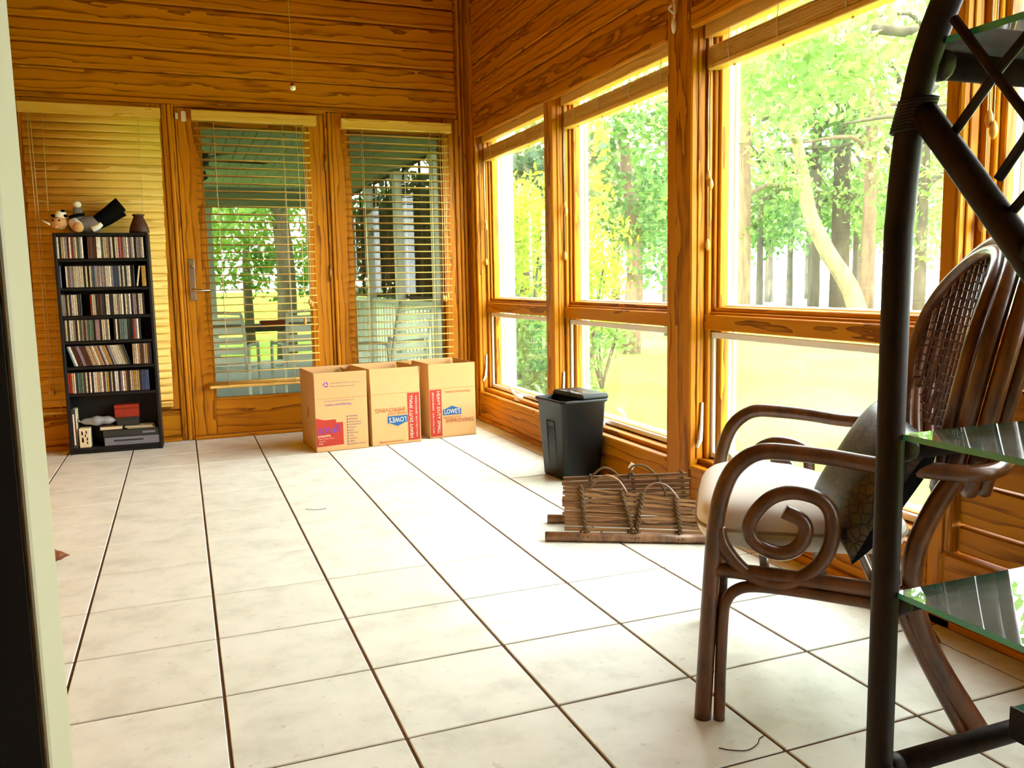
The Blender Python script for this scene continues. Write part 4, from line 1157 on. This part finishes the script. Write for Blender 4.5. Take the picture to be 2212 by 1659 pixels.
MB().lathe([(.030, 0), (.035, .006), (.030, .012)], 16, (-.056, 0, 0), mat=Matrix.Rotation(R(90), 4, 'Y')).build('cone_base', 'shell_brown', sh, smooth=True)
def twig(label, pts):
    c = Vector(pts[0]); o = MB().tube(smooth_path([Vector(p) - c for p in pts], 4), .0011, 5).build('twig', 'twig', None, c, smooth=True)
    tag(o, label, 'twig')
twig('thin crooked twig on the tiles in front of the armchair leg', [(.929, -.642, .0015), (.947, -.659, .0016), (.977, -.672, .0016), (1.008, -.663, .003), (1.026, -.646, .0015), (1.043, -.639, .0015)])
twig('short dark twig lying on the tiles mid-floor', [(.406, 1.608, .0015), (.44, 1.576, .0015), (.488, 1.57, .003)])

# ================================================================== OUTDOORS
ZG = -.42
lw = MB().box(-60, 140, -80, 160, ZG - .3, ZG).build('lawn', 'lawn'); tag(lw, 'bright yellow-green lawn outside the windows', 'lawn', kind='structure')
rd = MB().box(24, 60, 20, 90, ZG - .005, ZG + .012).build('road', 'water', rot=(0, 0, 0)); tag(rd, 'pale strip beyond the lawn', 'road', kind='structure')

def leaf_cloud(name, parent, mat, centers, per, spread, size, root, drop=.3, long=1.9):
    """one mesh of many bent leaves scattered round the given cluster centres"""
    n = len(centers) * per
    C_ = np.repeat(np.array(centers, float), per, axis=0)
    sp = np.array(spread, float)
    g = rng.normal(size=(n, 3)); g /= np.linalg.norm(g, axis=1, keepdims=True) + 1e-9
    pos = C_ + g * (rng.random((n, 1)) ** .45) * sp
    d = rng.normal(size=(n, 3)); d[:, 2] -= drop; d /= np.linalg.norm(d, axis=1, keepdims=True)
    q = rng.normal(size=(n, 3)); s_ = np.cross(d, q); s_ /= np.linalg.norm(s_, axis=1, keepdims=True) + 1e-9
    nn = np.cross(d, s_)
    L = size * rng.uniform(.6, 1.3, (n, 1)); W_ = L / long
    a = pos; b = pos + d * L * .5 + s_ * W_ * .5 + nn * L * .08; c = pos + d * L; e = pos + d * L * .5 - s_ * W_ * .5 + nn * L * .08
    V = np.stack([a, b, c, e], 1).reshape(-1, 3) - np.array(root)
    me = bpy.data.meshes.new(name)
    me.vertices.add(4 * n); me.vertices.foreach_set('co', V.astype(np.float32).ravel())
    me.loops.add(4 * n); me.loops.foreach_set('vertex_index', np.arange(4 * n, dtype=np.int32))
    me.polygons.add(n); me.polygons.foreach_set('loop_start', np.arange(0, 4 * n, 4, dtype=np.int32))
    try: me.polygons.foreach_set('loop_total', np.full(n, 4, dtype=np.int32))
    except Exception: pass
    me.materials.append(M[mat]); me.update(calc_edges=True); me.validate()
    o = link(name, me, parent); o['kind'] = 'stuff'; return o
def ell(c, r, n, shell=.55):
    out = []
    for _ in range(n):
        g = rng.normal(size=3); g /= np.linalg.norm(g); k = shell + (1 - shell) * rng.random()
        out.append((c[0] + g[0] * r[0] * k, c[1] + g[1] * r[1] * k, c[2] + g[2] * r[2] * k))
    return out
def tree(name, label, base, path, rad, crowns, bark, leaf, cat='tree', group='trees beyond the lawn', branches=()):
    root = (base[0], base[1], ZG)
    t = thing(name, label, cat, root, group=group)
    P = smooth_path([Vector(p) - Vector(root) for p in path], 4)
    MB().tube(P, rad, 10).build('trunk', bark, t, smooth=True)
    for q in branches:
        MB().tube(smooth_path([Vector(p) - Vector(root) for p in q[0]], 3), q[1], 7).build('branch', bark, t, smooth=True)
    for c, r_, n, per, spread, size in crowns:
        leaf_cloud('foliage', t, leaf, ell(c, r_, n), per, spread, size, root)
    return t
def straight(label, at, dia, top, crowns, bark='bark_dark', leaf='leaf_green', lean=(0, 0)):
    b = Vector((at[0], at[1], 0))
    path = [(b.x, b.y, ZG), (b.x + lean[0] * .4, b.y + lean[1] * .4, ZG + top * .4), (b.x + lean[0], b.y + lean[1], ZG + top)]
    br = []
    for k in range(4):
        z = 3.0 + k * 1.2; s = (-1) ** k
        br.append(([(b.x, b.y, z), (b.x + s * 1.2, b.y + .5 * s, z + .5), (b.x + s * 2.4, b.y + .3, z + .4)], [.10, .03]))
    cs = [((b.x + dx, b.y + dy, z), r_, n, per, sp, sz) for dx, dy, z, r_, n, per, sp, sz in crowns]
    return tree('tall_tree', label, b, path, [dia / 2 * 1.1, dia / 2 * .7], cs, bark, leaf, branches=br)

straight('tall brown-trunked tree seen through the widest window by its far jamb', (14.73, 18.12), .56, 11, [(0, 0, 8.2, (2.6, 2.6, 1.6), 46, 34, (.7, .7, .5), .26), (.9, .6, 5.2, (1.6, 1.6, 1.2), 20, 26, (.6, .6, .45), .24)], 'bark_brown', 'leaf_green')
straight('slim dark-trunked tree left of the leaning pale trunk', (18.76, 19.79), .36, 10, [(-.8, 0, 6.2, (2.4, 2.4, 2.0), 46, 34, (.8, .8, .6), .26), (-1.5, .4, 2.6, (1.5, 1.5, .9), 18, 24, (.5, .5, .35), .20)], 'bark_dark', 'leaf_green')
straight('thick dark double-trunked tree behind the leaning pale trunk', (19.51, 19.49), .58, 12, [(.6, .6, 7.2, (3.0, 3.0, 2.2), 56, 34, (.8, .8, .6), .26), (.5, 0, 4.2, (1.6, 1.4, .9), 18, 24, (.5, .5, .4), .22)], 'bark_dark', 'leaf_pale')
straight('grey-barked tree beside the shelf unit post', (18.83, 17.6), .40, 11, [(.5, .2, 6.6, (2.4, 2.4, 2.0), 40, 32, (.8, .8, .6), .26)], 'bark_brown', 'leaf_pale')
straight('pale tree seen between shelf unit post and window mullion', (17.83, 14.75), .30, 10, [(0, 0, 5.0, (1.8, 1.8, 2.6), 50, 30, (.7, .7, .6), .22), (.3, 0, 2.0, (1.0, 1.0, .9), 14, 22, (.5, .5, .4), .20)], 'bark_dark', 'leaf_pale')
straight('loose pale green tree seen through the window behind the shelf unit', (18.24, 12.44), .30, 10, [(0, 0, 4.6, (2.0, 2.0, 2.4), 50, 30, (.7, .7, .6), .22)], 'bark_dark', 'leaf_pale')
# understory between the tall trunks
straight('low leafy tree right of the brown trunk by the far jamb', (15.88, 18.75), .22, 3.6, [(0, 0, 2.6, (1.5, 1.5, 1.2), 44, 32, (.6, .6, .5), .2)], 'bark_dark', 'leaf_green')
straight('mid-height leafy tree behind the bend of the leaning trunk', (18.71, 20.88), .22, 4.6, [(0, 0, 3.6, (1.7, 1.7, 1.36), 44, 32, (.6, .6, .5), .2)], 'bark_dark', 'leaf_pale')
straight('low leafy tree between the dark double trunk and the grey one', (21.45, 20.89), .22, 4.0, [(0, 0, 3.0, (1.3, 1.3, 1.04), 44, 32, (.6, .6, .5), .2)], 'bark_dark', 'leaf_green')
straight('mid-height leafy tree half hidden by the shelf unit post', (20.28, 18.11), .22, 4.2, [(0, 0, 3.2, (1.6, 1.6, 1.28), 44, 32, (.6, .6, .5), .2)], 'bark_dark', 'leaf_pale')
# leaning pale trunk
bp = [Vector((16.41, 15.21, -0.37)), Vector((16.16, 15.43, 0.59)), Vector((15.71, 15.72, 1.46)), Vector((15.35, 15.99, 2.4)), Vector((15.23, 16.16, 3.36)), Vector((15.13, 16.33, 4.31)), Vector((14.51, 16.17, 5.41)), Vector((13.7, 16.07, 6.34))]
bp[0].z = ZG
tree('leaning_tree', 'pale trunk leaning across the widest window', bp[0], bp, [.26, .10], [((Vector((13.22, 15.08, 5.65))), (2.2, 2.2, 1.4), 40, 30, (.7, .7, .5), .22), ((Vector((14.41, 15.48, 3.93))), (1.2, 1.2, .8), 14, 26, (.5, .5, .4), .20)], 'bark_pale', 'leaf_pale',
     branches=(([Vector((15.13, 16.33, 4.31)), Vector((14.25, 15.66, 4.85)), Vector((14.58, 15.07, 5.41))], [.09, .03]),))
# big leafy crown near the house at the top of the widest window
c = Vector((8.22, 7.05, 3.82))
b = Vector((c.x + 3.2, c.y - 1.2, ZG))
tree('broadleaf_tree', 'large-leaved tree whose crown fills the top of the widest window', b, [b, b + Vector((-.2, .1, 2.4)), b + Vector((-1.2, .5, 4.2)), c + Vector((.4, 0, .3))], [.16, .06],
     [((c.x, c.y, c.z + .6), (2.4, 2.4, 1.15), 90, 40, (.42, .42, .34), .17), ((c.x - 1.0, c.y + .6, c.z - .2), (1.3, 1.3, .7), 34, 34, (.38, .38, .3), .16)], 'bark_dark', 'leaf_pale')
# middle window: dense tree, gold conifer, bright shrubs
c = Vector((7.53, 11.55, 3.14)); b = Vector((c.x, c.y, ZG))
tree('dense_tree', 'dense green tree seen through the middle of the window above the bin', b, [b, b + Vector((.1, 0, 2)), b + Vector((-.2, .1, 4.5))], [.2, .08],
     [((c.x, c.y, c.z + .2), (1.25, 1.25, 1.7), 74, 40, (.42, .42, .36), .17), ((c.x + .5, c.y, c.z - 1.6), (1.0, 1.0, .9), 34, 32, (.4, .4, .3), .15)], 'bark_brown', 'leaf_green')
c = Vector((10.19, 15.15, 5.46)); b = Vector((c.x + .5, c.y, ZG))
tree('dense_tree', 'taller green tree behind, cut by the wide post', b, [b, b + Vector((0, 0, 3)), b + Vector((-.2, .1, 6))], [.22, .09],
     [((c.x, c.y, c.z), (2.2, 2.2, 1.5), 50, 34, (.55, .55, .45), .2), ((c.x + .6, c.y, c.z - 3.2), (1.2, 1.2, 1.3), 26, 30, (.5, .5, .4), .2)], 'bark_dark', 'leaf_pale')
c = Vector((5.62, 9.49, 2.35)); b = Vector((c.x, c.y, ZG))
tree('gold_conifer', 'golden feathery conifer at the far edge of the window above the bin', b, [b, b + Vector((0, 0, 3.2))], [.12, .04],
     [((c.x, c.y, c.z), (.32, .32, 1.1), 30, 36, (.22, .22, .3), .12)], 'bark_brown', 'leaf_gold', group=None)
def shrub(label, c, r_, n, leaf, size=.085, per=46):
    c = Vector(c); root = (c.x, c.y, ZG)
    t = thing('shrub', label, 'shrub', root, group='shrubs near the windows')
    for k in range(5):
        a = k * 1.26
        MB().tube(smooth_path([(0, 0, 0), (.25 * r_[0] * math.cos(a), .25 * r_[0] * math.sin(a), (c.z - ZG) * .5), (.6 * r_[0] * math.cos(a), .6 * r_[0] * math.sin(a), (c.z - ZG) * 1.05)], 3), [.022, .008], 6).build('stem', 'bark_dark', t, smooth=True)
    leaf_cloud('foliage', t, leaf, ell((c.x, c.y, c.z), r_, n, .35), per, (.22, .22, .18), size, root, drop=-.2, long=2.6)
shrub('bright yellow-green shrub filling the window nearest the room corner', (3.23, 6.07, 1.35), (.50, .50, .78), 66, 'leaf_yellow')
shrub('bright yellow-green shrub beside the mullion in the window above the bin', (4.23, 6.62, 1.11), (.46, .46, .62), 56, 'leaf_yellow')
shrub('low grey-green shrub in the lower pane nearest the room corner', (2.87, 4.98, 0.27), (.62, .62, .42), 52, 'leaf_green')
shrub('small pale shrub at the lawn edge in the lower pane above the bin', (4.8, 7.37, 0.3), (.45, .45, .30), 30, 'leaf_pale')
c = Vector((4.04, 7.92, 2.25)); b = Vector((c.x, c.y, ZG))
tree('evergreen_tree', 'dark evergreen with long leaves above the yellow-green shrub', b, [b, b + Vector((0, 0, 2)), b + Vector((.1, 0, 3.4))], [.1, .05],
     [((c.x, c.y, c.z), (.9, .9, .75), 60, 34, (.3, .3, .26), .15)], 'bark_dark', 'leaf_dark', group=None)
shrub('green shrub behind the yellow-green one, against the mullion', (4.55, 8.67, 1.22), (.65, .65, .95), 64, 'leaf_green', .11)
# distant trees in a row beyond the lawn
FAR = ((12.16, 28.83, 'leaf_green'), (15.38, 30.82, 'leaf_pale'), (18.16, 31.89, 'leaf_green'), (21.36, 32.8, 'leaf_pale'), (26.18, 35.23, 'leaf_green'), (27.13, 32.7, 'leaf_pale'), (31.7, 35.23, 'leaf_green'), (32.67, 32.7, 'leaf_pale'), (33.32, 30.29, 'leaf_green'), (33.76, 27.95, 'leaf_pale'), (34.39, 25.55, 'leaf_green'))
WH = ('behind the shrubs of the corner window', 'behind the golden conifer', 'behind the dense tree', 'behind the wide post', 'near the far jamb of the widest window', 'left of the slim dark trunk', 'between the two dark trunks', 'right of the leaning pale trunk', 'behind the shelf unit post', 'behind the mullion beside the chair', 'behind the shelf unit lattice')
for k, (tx, ty, lf) in enumerate(FAR):
    straight('distant hazy tree ' + WH[k], (tx, ty), .4, 7, [(0, 0, 3.6 + (k % 3) * .5, (2.6, 2.6, 2.3), 40, 26, (.9, .9, .8), .34)], 'bark_dark', lf)

# porch behind the glazed door
ZP = -.18
pf = MB().box(-2.2, 2.22, YB + .13, 11.2, ZP - .2, ZP).build('porch_floor', 'porch_floor'); tag(pf, 'grey porch floor outside the glazed door', 'floor', kind='structure')
pcl = MB().box(-2.2, 2.4, YB + .13, 11.3, 2.36, 2.44).build('porch_ceiling', 'porch_ceiling'); tag(pcl, 'pale green board ceiling of the porch', 'ceiling', kind='structure')
for k in range(36):
    x = -2.15 + k * .125; piece('plank', pcl, 'porch_ceiling', x + .003, x + .122, YB + .14, 11.2, 2.345, 2.361, .004)
pw = MB().box(-2.3, -2.2, YB + .13, 11.2, ZP, 2.44).build('porch_wall', 'porch_ceiling'); tag(pw, 'pale green house wall along the porch', 'wall', kind='structure')
pb = MB().box(-2.2, 2.2, 11.05, 11.2, 2.08, 2.36, .01).box(2.06, 2.20, YB + .2, 11.2, 2.12, 2.36, .01).build('porch_beam', 'porch_ceiling'); tag(pb, 'pale green beams under the porch ceiling', 'beam', kind='structure')
POS = ((2.185, 3.84), (2.13, 5.3), (2.13, 6.7), (2.13, 8.1), (2.13, 9.6), (2.13, 11.1), (.4, 11.12), (-1.6, 11.12))
WP = ('at the corner of the sunroom', 'second along the railing', 'third along the railing', 'fourth along the railing', 'fifth along the railing', 'at the outer corner of the porch', 'at the end of the porch in line with the door', 'at the end of the porch by the house wall')
for k, (x, y) in enumerate(POS):
    t = thing('porch_post', 'white square porch post ' + WP[k], 'post', (x, y, ZP), group='white porch posts')
    MB().box(-.06, .06, -.06, .06, 0, 2.26 if y < 11 else 2.26, .006).build('shaft', 'white_paint', t)
    MB().box(-.075, .075, -.075, .075, 0, .14, .006).build('plinth', 'white_paint', t)
    MB().box(-.075, .075, -.075, .075, 2.16, 2.25, .006).build('capital', 'white_paint', t)
for k in range(5):
    y0, y1 = POS[k][1] + .06, POS[k + 1][1] - .06
    t = thing('porch_railing', 'white railing between porch posts, section %s from the sunroom' % nth(k + 1), 'railing', (2.13, (y0 + y1) / 2, ZP), group='white railing sections of the porch')
    h = (y1 - y0) / 2
    MB().box(-.035, .035, -h, h, .90, .95, .006).build('top_rail', 'white_paint', t); MB().box(-.025, .025, -h, h, .10, .15, .004).build('bottom_rail', 'white_paint', t)
    v, f = cbox(.03, .03, .76, .002); bm = MB().add(v, f).mesh('baluster', [M['white_paint']]); nb = int((y1 - y0) / .13)
    for q in range(nb): link('baluster', bm, t, (0, -h + (q + .5) * (2 * h / nb), .525))
# insect screens of the porch
for k in range(5):
    y0, y1 = POS[k][1] + .06, POS[k + 1][1] - .06
    t = thing('porch_screen', 'dark insect screen above the railing, bay %s from the sunroom' % nth(k + 1), 'screen', (2.16, (y0 + y1) / 2, ZP + .96), group='insect screens of the porch')
    h = (y1 - y0) / 2
    MB().box(0, .002, -h, h, 0, 1.335).build('mesh', 'screen_mesh', t)
    for a, b, c_, d in ((-h, h, 0, .03), (-h, h, 1.305, 1.335), (-h, -h + .03, .03, 1.305), (h - .03, h, .03, 1.305), (-.015, .015, .03, 1.305)):
        MB().box(-.008, .010, a, b, c_, d, .003).build('screen_bar', 'porch_dark', t)
# ceiling fan
fx, fy = .18, 6.35
fan = thing('ceiling_fan', 'dark ceiling fan under the porch ceiling beyond the door glass', 'fan', (fx, fy, 2.345))
MB().tube([(0, 0, 0), (0, 0, -.18)], .014, 10).build('down_rod', 'fan_dark', fan, smooth=True)
MB().lathe([(.02, -.16), (.10, -.19), (.115, -.25), (.10, -.30), (.04, -.33)], 20).build('motor', 'fan_dark', fan, smooth=True)
MB().lathe([(.03, -.33), (.07, -.36), (.09, -.42), (.05, -.45)], 16).build('light_shade', 'fan_dark', fan, smooth=True)
for k in range(5):
    a = R(8 + 72 * k); ca, sa = math.cos(a), math.sin(a)
    pts = [(.10, -.035), (.2, -.06), (.58, -.075), (.62, -.03), (.62, .03), (.58, .075), (.2, .06), (.10, .035)]
    m = MB(); n = len(pts); tilt = .18
    for dz in (.004, -.004): m.v += [(p[0] * ca - p[1] * sa, p[0] * sa + p[1] * ca, -.262 + p[1] * tilt + dz) for p in pts]
    m.f = [tuple(range(n)), tuple(reversed(range(n, 2 * n)))] + [(i, i + n, (i + 1) % n + n, (i + 1) % n) for i in range(n)]; m.m = [0] * len(m.f)
    m.build('blade', 'fan_dark', fan)
# table, chairs and a planter on the porch
tb = thing('patio_table', 'dark patio table on the porch seen through the blind slats', 'table', (.72, 6.6, ZP))
MB().box(-.62, .62, -.42, .42, .70, .74, .008).build('tabletop', 'porch_dark', tb)
for sx in (-1, 1):
    for sy in (-1, 1): MB().box(sx * .55 - .025, sx * .55 + .025, sy * .36 - .025, sy * .36 + .025, 0, .70, .004).build('leg', 'porch_dark', tb)
rb = thing('red_tray', 'red tray on the patio table', 'tray', (.78, 6.42, ZP + .741))
MB().box(-.11, .11, -.08, .08, 0, .008, .002).build('tray_base', 'red_card', rb)
MB().box(-.12, -.105, -.09, .09, 0, .05, .003).box(.105, .12, -.09, .09, 0, .05, .003).box(-.12, .12, -.09, -.075, 0, .05, .003).box(-.12, .12, .075, .09, 0, .05, .003).build('tray_edge', 'red_card', rb)
def patio_chair(label, x, y, rz):
    t = thing('patio_chair', label, 'chair', (x, y, ZP), R(rz), group='white patio chairs')
    for sx in (-1, 1):
        MB().tube(smooth_path([(sx * .24, .24, 0), (sx * .24, .22, .30), (sx * .24, .20, .58), (sx * .24, .14, .62), (sx * .24, -.16, .61), (sx * .24, -.22, .58), (sx * .24, -.24, 0)], 4), .014, 8).build('side_frame', 'white_paint', t, smooth=True)
    MB().tube(smooth_path([(-.22, .20, .40), (-.22, .30, .84), (-.16, .32, .90), (.16, .32, .90), (.22, .30, .84), (.22, .20, .40)], 4), .014, 8).build('back_frame', 'white_paint', t, smooth=True)
    for k in range(6): MB().box(-.22, .22, -.22 + k * .075, -.16 + k * .075, .40, .412, .003).build('seat_strap', 'white_paint', t)
    for k in range(5): MB().box(-.21, .21, .225 + k * .018, .235 + k * .018, .47 + k * .085, .53 + k * .085, .003).build('back_strap', 'white_paint', t)
patio_chair('white patio chair facing the table on the porch, by the handle side', .30, 5.75, 165)
patio_chair('white patio chair tucked under the middle of the porch table', .98, 5.75, 188)
patio_chair('white patio chair near the porch railing', 1.66, 5.35, 215)
bpt = Vector((1.70, 13.6, ZG))
tree('porch_tree', 'dark trunk standing beyond the end of the porch', bpt, [bpt, bpt + Vector((.05, 0, 1.6)), bpt + Vector((-.05, .1, 3.2))], [.19, .14],
     [((bpt.x - .9, bpt.y + 1.0, 2.5), (1.6, 1.3, .9), 56, 36, (.45, .45, .35), .17)], 'bark_dark', 'leaf_pale', group=None)
for k, (x, y, zc, rr, lf) in enumerate(((-.6, 16.5, 1.6, 1.7, 'leaf_pale'), (1.4, 18, 2.0, 2.0, 'leaf_green'), (3.6, 15, 1.4, 1.6, 'leaf_green'), (5.2, 12.2, 1.5, 1.5, 'leaf_green'), (3.3, 10.6, 1.6, .95, 'leaf_dark'), (2.95, 8.2, 1.4, .72, 'leaf_dark'))):
    b = Vector((x, y, ZG))
    tree('porch_side_tree', ('pale leafy tree beyond the porch by the door handle side', 'green tree behind the dark trunk past the porch', 'green tree beyond the porch railing corner', 'leafy tree beyond the middle of the porch railing', 'dark leafy tree close beside the porch railing', 'dark leafy tree beside the porch near the sunroom')[k],
         b, [b, b + Vector((0, 0, zc)), b + Vector((.1, 0, zc + 1))], [.12, .05], [((x, y, zc), (rr, rr, rr * .85), 56, 34, (.5, .5, .42), .18)], 'bark_dark', lf, group='trees around the porch')
